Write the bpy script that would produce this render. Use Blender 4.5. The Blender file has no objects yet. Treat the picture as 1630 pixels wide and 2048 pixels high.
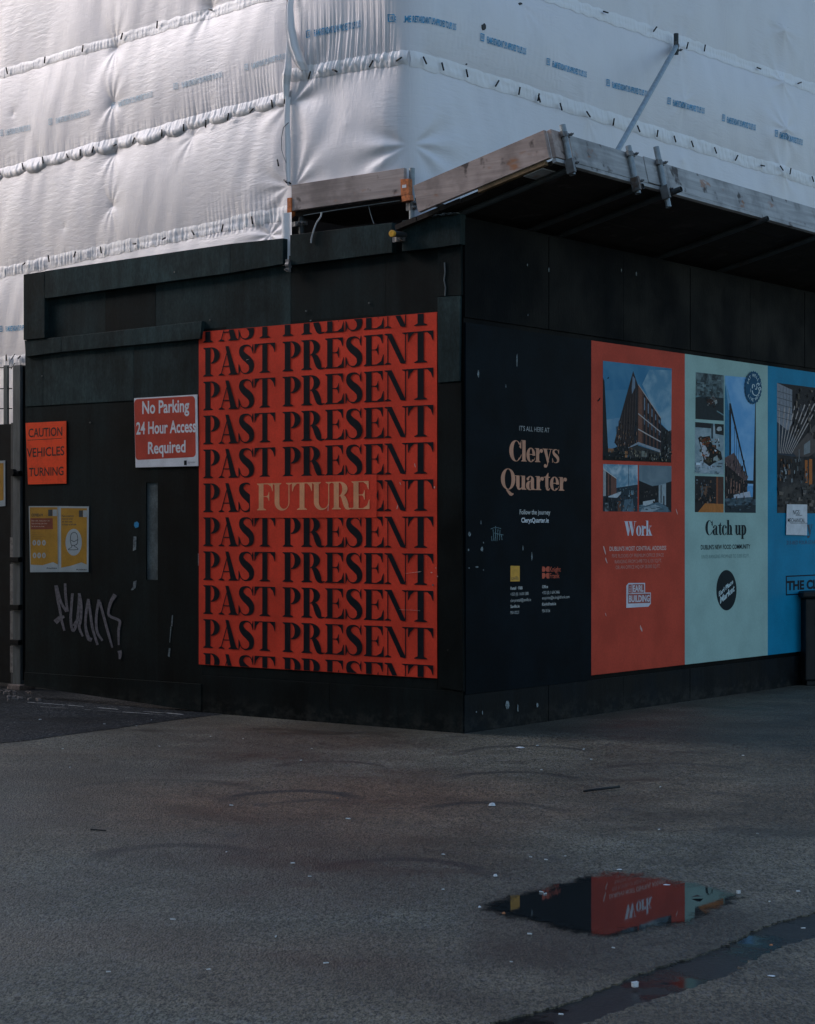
import bpy, bmesh, math, random
import numpy as np
from mathutils import Vector

# ------------------------------------------------------------------ camera, world, sun
SC = bpy.context.scene
COL = SC.collection
F, CX, HY, H = 3875.0, 815.0, 1054.0, 1.65       # focal length in photo pixels, image centre, horizon row, eye height
cam_d = bpy.data.cameras.new("camera")
cam = bpy.data.objects.new("camera", cam_d)
COL.objects.link(cam)
cam.location = (0, 0, H)
cam.rotation_euler = (math.radians(90), 0, 0)
cam_d.sensor_fit = 'VERTICAL'
cam_d.sensor_height = 36.0
cam_d.lens = F / 2048 * 36.0
cam_d.shift_y = (HY - 1024) / 2048
cam_d.clip_end = 2000
cam_d.clip_start = 0.05
SC.camera = cam

SUN_EL, SUN_AZ = math.radians(27), math.radians(284)     # azimuth clockwise from +Y: light from the left, a little behind the camera
SKY_STRENGTH, SUN_STRENGTH, SUN_ANGLE = 0.15, 1.85, 30
W = bpy.data.worlds.new("World")
SC.world = W
W.use_nodes = True
nt = W.node_tree
bg = nt.nodes["Background"]
sky = nt.nodes.new("ShaderNodeTexSky")
sky.sky_type = 'NISHITA'
sky.sun_disc = False
sky.sun_elevation = SUN_EL
sky.sun_rotation = SUN_AZ
sky.air_density = 1.2
sky.dust_density = 2.0
sky.ozone_density = 2.2
nt.links.new(sky.outputs[0], bg.inputs[0])
bg.inputs[1].default_value = SKY_STRENGTH
sun_d = bpy.data.lights.new("sun", 'SUN')
sun_d.energy = SUN_STRENGTH
sun_d.angle = math.radians(SUN_ANGLE)
sun_d.color = (1.0, 0.92, 0.98)
sun = bpy.data.objects.new("sun", sun_d)
COL.objects.link(sun)
sdir = Vector((math.sin(SUN_AZ) * math.cos(SUN_EL), math.cos(SUN_AZ) * math.cos(SUN_EL), math.sin(SUN_EL)))
sun.rotation_euler = sdir.to_track_quat('Z', 'Y').to_euler()
SC.view_settings.view_transform = 'Standard'
SC.view_settings.look = 'None'
SC.view_settings.exposure = 0.52
SC.view_settings.gamma = 1.0
SC.view_settings.use_curve_mapping = False

rng = random.Random(7)
NR = np.random.RandomState(5)

# ------------------------------------------------------------------ placing things: measured planes of the street corner
YA, YB, DROP = 15.5, 10.0, .095                      # the pavement falls gently from the hoarding to the puddle
def fall(y): return -DROP * min(1, max(0, (YA - y) / (YA - YB)))
def G(px, py):
    """point of the ground seen at a pixel of the photograph"""
    k = (py - HY) / F
    t = H / k
    if t < YA:
        s = DROP / (YA - YB); t = (H + s * YA) / (k + s)
        if t < YB: t = (H + DROP) / k
    return Vector((t * (px - CX) / F, t, fall(t)))
def drape(o):
    """bend a flat ground sheet to the fall of the pavement"""
    bm = bmesh.new(); bm.from_mesh(o.data)
    for y in (YA, YB): bmesh.ops.bisect_plane(bm, geom=bm.verts[:] + bm.edges[:] + bm.faces[:], plane_co=(0, y, 0), plane_no=(0, 1, 0))
    for v in bm.verts: v.co.z += fall(v.co.y)
    bm.to_mesh(o.data); bm.free()

class Face:
    """a vertical plane: p0, horizontal unit vector e (to the right as seen), outward normal n"""
    def __init__(s, p0, e):
        s.p0 = Vector(p0); s.e = Vector(e).normalized(); s.n = Vector((s.e.y, -s.e.x))
    def uv(s, px, py, off=0.0):
        rx, rz = (px - CX) / F, (HY - py) / F
        q = s.p0 + s.n * off
        t = q.dot(s.n) / (rx * s.n.x + s.n.y)
        p = Vector((rx * t, t))
        return ((p - s.p0).dot(s.e), H + rz * t)
    def u(s, px, off=0.0): return s.uv(px, HY, off)[0]
    def pt(s, u, z, off=0.0):
        p = s.p0 + s.e * u + s.n * off
        return Vector((p.x, p.y, z))
    def px(s, px, py, off=0.0):
        u, z = s.uv(px, py, off)
        return s.pt(u, z, off)

C2 = Vector(((927 - CX) / F, 1.0)) * (H * F / (1467 - HY))          # foot of the hoarding corner
VL, VR = -4250.0, 3780.0
dL = Vector((VL - CX, F)).normalized()
dR = Vector((VR - CX, F)).normalized()
LW = Face(C2, -dL)                  # left hoarding plane (u < 0)
RW = Face(C2, dR)   # right hoarding plane (u > 0)

# ------------------------------------------------------------------ mesh building
class MB:
    def __init__(s): s.v = []; s.f = []; s.smooth = False
    def add(s, vs, fs):
        b = len(s.v); s.v += [tuple(v) for v in vs]; s.f += [tuple(b + i for i in f) for f in fs]; return s
    def hexa(s, q):                                    # q: 4 bottom + 4 top points
        return s.add(q, [(0, 3, 2, 1), (4, 5, 6, 7), (0, 1, 5, 4), (1, 2, 6, 5), (2, 3, 7, 6), (3, 0, 4, 7)])
    def fbox(s, fc, u0, u1, z0, z1, o0, o1):
        P = fc.pt
        return s.hexa([P(u0, z0, o1), P(u1, z0, o1), P(u1, z0, o0), P(u0, z0, o0), P(u0, z1, o1), P(u1, z1, o1), P(u1, z1, o0), P(u0, z1, o0)])
    def fprism(s, fc, uz, o0, o1):                     # polygon in (u,z) extruded from o0 (back) to o1 (front)
        n = len(uz)
        vs = [fc.pt(u, z, o1) for u, z in uz] + [fc.pt(u, z, o0) for u, z in uz]
        fs = [tuple(range(n)), tuple(range(2 * n - 1, n - 1, -1))] + [(i, i + n, (i + 1) % n + n, (i + 1) % n) for i in range(n)]
        return s.add(vs, fs)
    def fpoly(s, fc, uz, o): return s.add([fc.pt(u, z, o) for u, z in uz], [tuple(range(len(uz)))])
    def box(s, c, sx, sy, sz, ax=None):
        X, Y, Z = ax or (Vector((1, 0, 0)), Vector((0, 1, 0)), Vector((0, 0, 1)))
        c = Vector(c); X = X * sx / 2; Y = Y * sy / 2; Z = Z * sz / 2
        return s.hexa([c - X - Y - Z, c + X - Y - Z, c + X + Y - Z, c - X + Y - Z, c - X - Y + Z, c + X - Y + Z, c + X + Y + Z, c - X + Y + Z])
    def tube(s, p0, p1, r, n=14, r1=None, hollow=0.0):
        p0, p1 = Vector(p0), Vector(p1); d = (p1 - p0).normalized()
        a = d.orthogonal().normalized(); b = d.cross(a); r1 = r if r1 is None else r1
        vs = []
        for k in range(n):
            w = 2 * math.pi * k / n; o = a * math.cos(w) + b * math.sin(w)
            vs += [p0 + o * r, p1 + o * r1]
        fs = [(2 * k, 2 * ((k + 1) % n), 2 * ((k + 1) % n) + 1, 2 * k + 1) for k in range(n)]
        if hollow:
            m = len(vs)
            for k in range(n):
                w = 2 * math.pi * k / n; o = a * math.cos(w) + b * math.sin(w)
                vs += [p0 + o * r * hollow, p1 + o * r1 * hollow]
            for k in range(n):
                j = (k + 1) % n
                fs += [(2 * k, m + 2 * k, m + 2 * j, 2 * j), (2 * k + 1, 2 * j + 1, m + 2 * j + 1, m + 2 * k + 1), (m + 2 * k, m + 2 * k + 1, m + 2 * j + 1, m + 2 * j)]
        else:
            fs += [tuple(2 * k for k in range(n))[::-1], tuple(2 * k + 1 for k in range(n))]
        return s.add(vs, fs)
    def path(s, pts, r, n=6):
        for p, q in zip(pts, pts[1:]): s.tube(p, q, r, n)
        return s
    def grid(s, P):                                    # P: array rows x cols x 3
        R, Cc = P.shape[:2]
        b = len(s.v); s.v += [tuple(p) for p in P.reshape(-1, 3)]
        s.f += [(b + i * Cc + j, b + i * Cc + j + 1, b + (i + 1) * Cc + j + 1, b + (i + 1) * Cc + j) for i in range(R - 1) for j in range(Cc - 1)]
        s.smooth = True
        return s
    def build(s, name, mat, parent=None, label=None, bevel=0.0, smooth=None):
        me = bpy.data.meshes.new(name)
        o = bpy.data.objects.new(name, me)
        COL.objects.link(o)
        org = Vector((0, 0, 0))
        if parent is not None:
            o.parent = parent; org = ORG[parent.name]
        ORG[o.name] = org
        me.from_pydata([tuple(Vector(v) - org) for v in s.v], [], s.f)
        me.update()
        if bevel or smooth is None and not s.smooth:
            bm = bmesh.new(); bm.from_mesh(me)
            bmesh.ops.recalc_face_normals(bm, faces=bm.faces) if not s.flat else None
            bm.to_mesh(me); bm.free()
        if s.smooth or smooth:
            me.polygons.foreach_set("use_smooth", [True] * len(me.polygons))
        if mat: me.materials.append(mat)
        if bevel:
            md = o.modifiers.new("bevel", 'BEVEL'); md.width = bevel; md.segments = 2; md.limit_method = 'ANGLE'
        if label: o["label"] = label
        return o
    flat = False

ORG = {}
def tag(o, label=None, cat=None, group=None, kind=None):
    if label: o["label"] = label
    if cat: o["category"] = cat
    if group: o["group"] = group
    if kind: o["kind"] = kind
    return o
def thing(name, loc, label, cat, group=None):
    o = bpy.data.objects.new(name, None); COL.objects.link(o)
    o.empty_display_size = 0.1
    o.location = loc; ORG[o.name] = Vector(loc)
    return tag(o, label, cat, group)

# ------------------------------------------------------------------ materials
def lin(c): return tuple(((x / 255) / 12.92 if x / 255 <= .04045 else ((x / 255 + .055) / 1.055) ** 2.4) for x in c)
class NT:
    def __init__(s, name):
        s.m = bpy.data.materials.new(name); s.m.use_nodes = True; s.t = s.m.node_tree
        s.b = s.t.nodes["Principled BSDF"]
        s.pos = s.t.nodes.new("ShaderNodeNewGeometry").outputs["Position"]
    def n(s, typ, **kw):
        o = s.t.nodes.new(typ)
        for k, v in kw.items(): setattr(o, k, v)
        return o
    def set(s, inp, v):
        if hasattr(v, "links") or isinstance(v, bpy.types.NodeSocket): s.t.links.new(v, inp)
        elif isinstance(v, (tuple, list)) and len(v) == 3 and inp.type == 'RGBA': inp.default_value = (*v, 1)
        else: inp.default_value = v
    def math(s, op, a, b=None, c=None, clamp=False):
        o = s.n("ShaderNodeMath", operation=op, use_clamp=clamp)
        for i, v in enumerate((a, b, c)):
            if v is not None: s.set(o.inputs[i], v)
        return o.outputs[0]
    def map(s, scale=(1, 1, 1), rotz=0.0, vec=None):
        o = s.n("ShaderNodeMapping"); s.set(o.inputs[0], vec or s.pos)
        # rotate first, scale after: use two mappings
        o.inputs["Rotation"].default_value = (0, 0, rotz)
        p = s.n("ShaderNodeMapping"); s.set(p.inputs[0], o.outputs[0]); p.inputs["Scale"].default_value = scale
        return p.outputs[0]
    def noise(s, scale, detail=3, rough=.55, vec=None, dist=0.0):
        o = s.n("ShaderNodeTexNoise"); s.set(o.inputs["Vector"], vec or s.pos)
        o.inputs["Scale"].default_value = scale; o.inputs["Detail"].default_value = detail
        o.inputs["Roughness"].default_value = rough; o.inputs["Distortion"].default_value = dist
        return o.outputs["Fac"]
    def vor(s, scale, vec=None, feature='F1', out="Distance"):
        o = s.n("ShaderNodeTexVoronoi", feature=feature); s.set(o.inputs["Vector"], vec or s.pos)
        o.inputs["Scale"].default_value = scale
        return o.outputs[out]
    def ramp(s, fac, a, b, lo=0.0, hi=1.0):             # smooth remap of fac in [a,b] to [lo,hi]
        o = s.n("ShaderNodeMapRange", interpolation_type='SMOOTHSTEP'); s.set(o.inputs[0], fac)
        for i, v in zip((1, 2, 3, 4), (a, b, lo, hi)): o.inputs[i].default_value = v
        return o.outputs[0]
    def mix(s, fac, a, b, blend='MIX'):
        o = s.n("ShaderNodeMix", data_type='RGBA', blend_type=blend)
        s.set(o.inputs[0], fac); s.set(o.inputs[6], a); s.set(o.inputs[7], b)
        return o.outputs[2]
    def bump(s, height, strength=.3, dist=.01, normal=None):
        o = s.n("ShaderNodeBump"); o.inputs["Strength"].default_value = strength; o.inputs["Distance"].default_value = dist
        s.set(o.inputs["Height"], height)
        if normal: s.set(o.inputs["Normal"], normal)
        return o.outputs[0]
    def out(s, **kw):
        for k, v in kw.items(): s.set(s.b.inputs[k.replace("_", " ")], v)
        return s.m

MATS = {}
def plain(col, rough=.55, var=.25, scale=6.0, bump=.15, bscale=120, metallic=0.0, spec=.3, name=None, dirt=None):
    """painted / printed surface: slight mottling, fine relief, faint dirt"""
    key = (tuple(round(x, 4) for x in col), rough, var, scale, bump, bscale, metallic, spec, dirt)
    if key in MATS: return MATS[key]
    t = NT(name or "paint")
    a = t.noise(scale, 4); b = t.noise(bscale, 2)
    f = t.ramp(a, .3, .7, 1 - var, 1 + var)
    f = t.math('MULTIPLY', f, t.ramp(b, .3, .7, 1 - var * .5, 1 + var * .5))
    c = t.mix(1.0, col, t.n("ShaderNodeCombineColor").outputs[0], 'MULTIPLY')
    cc = c.node.inputs[7].links[0].from_node
    for i in range(3): t.set(cc.inputs[i], f)
    if dirt: c = t.mix(t.ramp(t.noise(scale * .7, 5, .65), .52, .75, 0, dirt[1]), c, dirt[0])
    MATS[key] = t.out(Base_Color=c, Roughness=rough, Metallic=metallic, Specular_IOR_Level=spec, Normal=t.bump(b, bump, .004))
    return MATS[key]

def wood(ang, base=(.36, .275, .25), rust_tint=.8):
    t = NT("weathered_board")
    v = t.map((1.2, 22, 22), ang)
    g = t.noise(1.0, 5, .6, v, .6)
    big = t.noise(2.2, 4, .6)
    c = t.mix(t.ramp(g, .3, .72), tuple(x * .78 for x in base), tuple(min(1, x * 1.15) for x in base))
    c = t.mix(t.ramp(big, .44, .66, 0, .7), c, tuple(x * .42 for x in base))
    st = t.noise(7.0, 3, .5, t.map((.8, 1, 1), 0))
    c = t.mix(t.ramp(st, .60, .70, 0, .85), c, (.045, .035, .032))
    c = t.mix(t.ramp(t.noise(3.1, 3, .6, t.map((1, 1.3, 2.2), .4)), .60, .72, 0, rust_tint), c, (.33, .13, .05))
    v2 = t.map((60, 60, 1.5), 0)
    return t.out(Base_Color=c, Roughness=.8, Specular_IOR_Level=.2, Normal=t.bump(t.math('ADD', g, t.math('MULTIPLY', st, .6)), .5, .006))

def steel(base=(.30, .34, .36), rough=.45, rust_tint=.5):
    t = NT("galvanised_steel")
    n1 = t.noise(18, 4); n2 = t.noise(6, 5, .65)
    c = t.mix(t.ramp(n1, .3, .7), tuple(x * .65 for x in base), base)
    c = t.mix(t.ramp(n2, .56, .7, 0, rust_tint), c, (.10, .05, .025))
    return t.out(Base_Color=c, Roughness=t.ramp(n1, .2, .8, rough - .1, rough + .2), Metallic=.55, Normal=t.bump(n1, .2, .003))

def ply_paint(col, ang, seam=.25, name="black_painted_plywood", spec=.07, rough=.6):
    """brush-painted plywood: vertical drips, patches, faint grain and scuffs"""
    t = NT(name)
    vert = t.noise(1.0, 4, .6, t.map((9, 9, .7), ang))
    patch = t.noise(1.3, 5, .6)
    fine = t.noise(70, 3, .6, t.map((1, 1, .4), ang))
    f = t.math('MULTIPLY', t.ramp(vert, .3, .7, .8, 1.3), t.ramp(patch, .32, .70, .55, 1.75))
    f = t.math('MULTIPLY', f, t.ramp(fine, .25, .75, .75, 1.25))
    cc = t.n("ShaderNodeCombineColor")
    for i in range(3): t.set(cc.inputs[i], f)
    c = t.mix(1.0, col, cc.outputs[0], 'MULTIPLY')
    sc = t.noise(1.0, 4, .7, t.map((16, 16, 5), ang))
    c = t.mix(t.ramp(sc, .71, .80, 0, .5), c, (.09, .10, .10))
    sp = t.n("ShaderNodeSeparateXYZ"); t.set(sp.inputs[0], t.pos)
    dust = t.math('MULTIPLY', t.ramp(sp.outputs[2], .0, .22, 1, 0), t.ramp(t.noise(1.0, 5, .7, t.map((7, 7, 10), ang)), .42, .66))
    c = t.mix(t.math('MULTIPLY', dust, .55), c, (.045, .043, .038))
    return t.out(Base_Color=c, Roughness=t.ramp(patch, .3, .7, rough - .12, rough + .12), Specular_IOR_Level=spec,
                 Normal=t.bump(t.math('ADD', fine, t.math('MULTIPLY', vert, 1.5)), .25, .006))

def sheeting():
    t = NT("white_polythene_sheeting")
    w1 = t.noise(1.0, 3, .6, t.map((26, 26, 5), 0), 1.2)       # fine upright crinkles
    w2 = t.noise(1.0, 3, .55, t.map((6, 6, 34), 0), .8)        # fine cross crinkles
    w3 = t.noise(5, 4, .6)
    zone = t.ramp(t.noise(.9, 2), .35, .65)
    h = t.math('ADD', t.math('MULTIPLY', w1, zone), t.math('MULTIPLY', w2, t.math('SUBTRACT', 1.15, zone)))
    h = t.math('ADD', h, t.math('MULTIPLY', w3, .5))
    dirt = t.noise(2.0, 5, .62)
    c = t.mix(t.ramp(dirt, .45, .75, 0, .35), (.78, .755, .77), (.62, .615, .635))
    c = t.mix(t.ramp(t.noise(1.0, 4, .7, t.map((5, 5, 1.2), 0)), .68, .80, 0, .3), c, (.42, .42, .43))
    return t.out(Base_Color=c, Roughness=.42, Specular_IOR_Level=.35, Normal=t.bump(h, .26, .014))

def asphalt(rings, name="asphalt", base=(.094, .086, .062), rough=.52, warm=True, spec=.4):
    t = NT(name)
    sp = t.n("ShaderNodeSeparateXYZ"); t.set(sp.inputs[0], t.pos)
    X, Y = sp.outputs[0], sp.outputs[1]
    gv = t.map((1, .42, 1))
    st = t.vor(80, gv); st2 = t.math('ADD', t.math('MULTIPLY', t.noise(120, 3, .7, gv), .68), t.math('MULTIPLY', t.noise(50, 2, .6, gv), .32)); st3 = t.noise(45, 3, .6)
    c = t.mix(t.ramp(st2, .38, .62), tuple(x * .12 for x in base), tuple(x * 2.0 for x in base))
    c = t.mix(t.ramp(t.vor(85, gv, out="Color"), .55, 1.0, .0, .55), c, (.19, .19, .185))
    c = t.mix(t.ramp(t.vor(60, gv), .05, .26, .75, 0), c, (.015, .016, .017))
    p1 = t.noise(.55, 5, .6); p2 = t.noise(1.6, 5, .62, t.map((1, 1.6, 1), .5))
    def mul(c, f):
        cc = t.n("ShaderNodeCombineColor")
        for i in range(3): t.set(cc.inputs[i], f)
        return t.mix(1.0, c, cc.outputs[0], 'MULTIPLY')
    c = mul(c, t.ramp(p1, .32, .7, .72, 1.25))
    c = mul(c, t.ramp(p2, .35, .7, .78, 1.18))
    if warm:
        c = t.mix(t.ramp(t.noise(.45, 3, .5, t.map((1, 1, 1), 1.1)), .45, .62, 0, .5), c, t.mix(1.0, c, (1.25, .98, .82), 'MULTIPLY'))
    def ellipse(cx, cy, rx, ry, a, b, wobble=.5):
        q = t.math('ADD', t.math('POWER', t.math('DIVIDE', t.math('SUBTRACT', X, cx), rx), 2.0), t.math('POWER', t.math('DIVIDE', t.math('SUBTRACT', Y, cy), ry), 2.0))
        q = t.math('ADD', t.math('SQRT', q), t.math('MULTIPLY', t.math('SUBTRACT', t.noise(2.4, 4, .65), .5), wobble))
        return t.ramp(q, a, b, 1, 0)
    damp_dark = t.math('MULTIPLY', t.ramp(t.noise(.8, 5, .65, t.map((1, 1.5, 1), .3)), .54, .66), .55)
    if warm:
        rust_tint = t.math('MULTIPLY', ellipse(-.45, 12.0, 1.9, 1.7, .15, 1.1), .8)  # orange poster's reflection in the damp asphalt, put into the base colour
        c = t.mix(rust_tint, c, t.mix(1.0, c, (1.35, .82, .62), 'MULTIPLY'))
        damp_dark = t.math('MAXIMUM', damp_dark, t.math('MULTIPLY', ellipse(.90, 8.45, .70, 1.05, .75, 1.15, .35), .75))
        damp_dark = t.math('MAXIMUM', damp_dark, t.math('MULTIPLY', ellipse(3.2, 15.6, 3.2, 1.3, .3, 1.15), .45))  # a darker, smoother oval of ground before the right hoarding
    c = mul(c, t.math('SUBTRACT', 1.0, t.math('MULTIPLY', damp_dark, .62)))
    brk = t.ramp(t.noise(1.5, 3, .6), .36, .56, .55, 1)
    tot = None
    wob = t.math('MULTIPLY', t.math('SUBTRACT', t.noise(4.0, 3), .5), .10)
    for (cx, cy, r, w, a0, a1, s) in rings:
        dx = t.math('SUBTRACT', X, cx); dy = t.math('SUBTRACT', Y, cy)
        d = t.math('ADD', t.math('SQRT', t.math('ADD', t.math('MULTIPLY', dx, dx), t.math('MULTIPLY', dy, dy))), wob)
        k = t.ramp(t.math('ABSOLUTE', t.math('SUBTRACT', d, r)), w * .25, w, s, 0)
        ang = t.math('ARCTAN2', dx, dy)                          # 0 = far side, seen from the camera
        k = t.math('MULTIPLY', k, t.ramp(t.math('ABSOLUTE', t.math('SUBTRACT', ang, a0)), a1 * .55, a1, 1, 0))
        k = t.math('MULTIPLY', k, t.math('MULTIPLY', brk, t.ramp(st3, .3, .6, .6, 1)))
        tot = k if tot is None else t.math('MAXIMUM', tot, k)
    if tot is not None: c = t.mix(tot, c, (.012, .014, .015))
    spot = t.ramp(t.noise(3.2, 2, .5, t.map((1, 1, 1), .7)), .68, .74, 0, .4)
    c = t.mix(spot, c, (.03, .032, .034))
    h = t.math('ADD', t.math('MULTIPLY', st, -.8), t.math('MULTIPLY', st2, 2.0))
    rg = t.math('SUBTRACT', t.ramp(p1, .3, .7, rough - .06, rough + .14), t.math('MULTIPLY', damp_dark, .16))
    return t.out(Base_Color=c, Roughness=rg, Specular_IOR_Level=spec, Normal=t.bump(h, .6, .009))

def water(name, base, rough=.02):
    """rain water lying in the asphalt: the stones of the bottom break through where it is thin (attribute depth)"""
    t = NT(name)
    at = t.n("ShaderNodeAttribute", attribute_name="depth").outputs["Fac"]
    n = t.noise(3.0, 3); m = t.noise(60, 3, .7)
    k = t.math('ADD', at, t.math('MULTIPLY', t.math('SUBTRACT', m, .5), .9)); k = t.math('ADD', k, t.math('MULTIPLY', t.math('SUBTRACT', t.noise(8, 4, .65), .5), 1.5))
    c = t.mix(t.ramp(m, .35, .7), tuple(x * .6 for x in base), tuple(x * 1.4 for x in base))
    return t.out(Base_Color=c, Roughness=rough, IOR=1.55, Alpha=t.ramp(k, .15, .85), Normal=t.bump(n, .03, .004))
def gutter_mat():
    t = NT("wet_gutter")
    n = t.noise(2.2, 4, .6, t.map((1, 1, 1), 0)); m = t.noise(60, 4, .7); k = t.ramp(n, .42, .6)
    c = t.mix(t.ramp(m, .35, .68), (.005, .006, .007), (.022, .024, .025)); c = t.mix(k, c, (.006, .007, .008))
    rg = t.math('ADD', t.math('MULTIPLY', t.math('SUBTRACT', 1.0, k), .30), .06)
    b = t.n("ShaderNodeBump"); b.inputs["Distance"].default_value = .006; t.set(b.inputs["Strength"], t.math('MULTIPLY', t.math('SUBTRACT', 1.0, k), .5)); t.set(b.inputs["Height"], m)
    return t.out(Base_Color=c, Roughness=rg, Normal=b.outputs[0])

# ------------------------------------------------------------------ lettering
def ell(cx, cy, rx, ry, a0, a1, n=22):
    return [(cx + rx * math.cos(math.radians(a0 + (a1 - a0) * i / n)), cy + ry * math.sin(math.radians(a0 + (a1 - a0) * i / n))) for i in range(n + 1)]
def ring(o, i, a0, a1, n=22): return ('strip', ell(*o, a0, a1, n), ell(*i, a0, a1, n))
def rc(x0, y0, x1, y1): return ('poly', [(x0, y0), (x1, y0), (x1, y1), (x0, y1)])
def pg(*p): return ('poly', list(p))
def stk(pts, n=6):                                      # (x, y, width) through a Catmull-Rom spline
    P = [np.array(p, float) for p in pts]; P = [2 * P[0] - P[1]] + P + [2 * P[-1] - P[-2]]
    out = []
    for i in range(1, len(P) - 2):
        for k in range(n):
            t = k / n
            out.append(.5 * (2 * P[i] + (P[i + 1] - P[i - 1]) * t + (2 * P[i - 1] - 5 * P[i] + 4 * P[i + 1] - P[i + 2]) * t * t + (-P[i - 1] + 3 * P[i] - 3 * P[i + 1] + P[i + 2]) * t ** 3))
    out.append(P[-2]); A, B = [], []
    for i, p in enumerate(out):
        d = out[min(i + 1, len(out) - 1)][:2] - out[max(i - 1, 0)][:2]; d = d / (np.linalg.norm(d) + 1e-9)
        q = np.array([-d[1], d[0]]) * max(p[2], .012) / 2
        A.append(tuple(p[:2] + q)); B.append(tuple(p[:2] - q))
    return ('strip', A, B)
def disc(cx, cy, rx, ry=None): return ('poly', ell(cx, cy, rx, ry or rx, 0, 360, 20)[:-1])
def sf(x0, x1, y, t=.03): return rc(x0, y if y < .5 else y - t, x1, y + t if y < .5 else y)      # hairline serif
BL, BRK = .03, .07
def foot(x0, x1, s0, s1):                               # bracketed foot serif under a stem s0..s1
    return pg((x0, 0), (x1, 0), (x1, .025), (s1, .075), (s0, .075), (x0, .025))
def head(x0, x1, s0, s1): return pg((x0, 1), (x0, .975), (s0, .925), (s1, .925), (x1, .975), (x1, 1))
GLY = {}
GLY['P'] = [rc(.09, .075, .33, .925), foot(0, .45, .09, .33), head(0, .33, .09, .33), rc(.33, .965, .37, 1), ring((.36, .715, .40, .285), (.345, .715, .165, .25), 90, -90)]
GLY['R'] = [rc(.09, .075, .33, .925), foot(0, .43, .09, .33), head(0, .33, .09, .33), rc(.33, .965, .37, 1), ring((.36, .735, .38, .265), (.345, .735, .15, .23), 90, -90),
            stk([(.45, .49, .10), (.56, .40, .2), (.64, .24, .235), (.71, .09, .2), (.80, .02, .07), (.93, .035, .03)])]
GLY['A'] = [pg((.34, 1), (.50, 1), (.885, .05), (.60, .05)), pg((.11, .03), (.155, .03), (.455, .80), (.43, .86)), rc(.21, .29, .62, .325), foot(0, .29, .11, .155), foot(.50, .97, .60, .885)]
GLY['S'] = [stk([(.655, .70, .02), (.60, .87, .03), (.47, .965, .045), (.31, .965, .075), (.17, .88, .17), (.155, .74, .22), (.27, .605, .25), (.45, .48, .27), (.585, .33, .25), (.58, .14, .19), (.44, .035, .07), (.28, .02, .04), (.13, .11, .03), (.05, .32, .02)]),
            pg((.60, .82), (.66, .68), (.68, .68), (.68, 1.0), (.655, 1.0)), pg((.02, 0), (.045, 0), (.11, .16), (.045, .34), (.02, .34))]
GLY['T'] = [rc(.37, .075, .61, .965), foot(.24, .74, .37, .61), rc(.0, .965, .98, 1), pg((.0, .965), (.0, .68), (.022, .68), (.10, .85), (.24, .965)), pg((.98, .965), (.74, .965), (.88, .85), (.958, .68), (.98, .68))]
GLY['E'] = [rc(.09, .075, .33, .925), pg((0, 0), (.33, 0), (.33, .075), (.09, .075), (0, .025)), pg((0, 1), (0, .975), (.09, .925), (.33, .925), (.33, 1)), rc(.33, .965, .80, 1),
            pg((.80, .965), (.55, .965), (.70, .88), (.778, .70), (.80, .70)), rc(.33, 0, .84, .035), pg((.84, .035), (.84, .34), (.818, .34), (.73, .13), (.54, .035)),
            rc(.33, .495, .60, .525), pg((.62, .34), (.62, .68), (.60, .68), (.55, .56), (.46, .51), (.55, .46), (.60, .34))]
GLY['F'] = GLY['E'][:1] + [foot(0, .46, .09, .33)] + GLY['E'][2:5] + GLY['E'][7:]
GLY['N'] = [rc(.125, .03, .17, .92), foot(0, .30, .125, .17), pg((0, 1), (.32, 1), (.965, .0), (.90, 0), (.72, .02), (.13, .93), (0, .975)), rc(.92, .05, .965, .97), pg((.79, 1), (.79, .975), (.92, .94), (.965, .94), (1.09, .975), (1.09, 1))]
GLY['U'] = [rc(.09, .28, .33, .925), head(0, .43, .09, .33), ring((.46, .29, .37, .31), (.555, .29, .23, .245), 180, 360), rc(.785, .28, .83, .93), head(.66, .96, .785, .83)]
# lower case, bold and narrow
GLY['C'] = [ring((.38, .5, .38, .52), (.43, .5, .19, .485), 40, 318), pg((.60, .70), (.70, .62), (.72, .62), (.72, 1.0), (.70, 1.0), (.64, .86)), stk([(.60, .14, .04), (.68, .22, .04), (.72, .34, .02)])]
GLY['Q'] = [ring((.40, .5, .40, .52), (.40, .5, .185, .485), 0, 360, 40), stk([(.30, -.02, .05), (.42, -.12, .13), (.56, -.24, .16), (.70, -.22, .05)])]
GLY['W'] = [pg((.05, 1), (.36, 1), (.52, .28), (.44, 0), (.36, 0)), pg((.42, .0), (.46, 0), (.66, .86), (.62, .9)), pg((.48, 1), (.78, 1), (.94, .28), (.87, 0), (.79, 0)), pg((.85, .0), (.89, 0), (1.12, 1), (1.07, 1)),
            sf(0, .44, 1), sf(.46, .84, 1), sf(.96, 1.24, 1)]
GLY['a'] = [rc(.27, .06, .46, .52), ring((.26, .5, .20, .19), (.25, .5, .06, .165), 0, 150), disc(.11, .54, .075), ring((.22, .21, .22, .23), (.25, .21, .06, .19), 70, 300), foot(.30, .56, .30, .46)]
GLY['c'] = [ring((.26, .34, .26, .36), (.29, .34, .10, .33), 45, 320), disc(.41, .54, .085), stk([(.38, .04, .04), (.46, .13, .03), (.49, .22, .02)])]
GLY['e'] = [ring((.27, .34, .27, .36), (.28, .34, .09, .325), -6, 318), rc(.16, .345, .54, .385), stk([(.38, .04, .05), (.48, .12, .03), (.52, .22, .02)])]
GLY['h'] = [rc(.07, .05, .26, 1.02), foot(0, .33, .07, .26), sf(0, .26, 1.05), ring((.37, .44, .17, .26), (.30, .44, .05, .20), 120, 0), rc(.35, .05, .54, .46), foot(.30, .61, .35, .54)]
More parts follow.
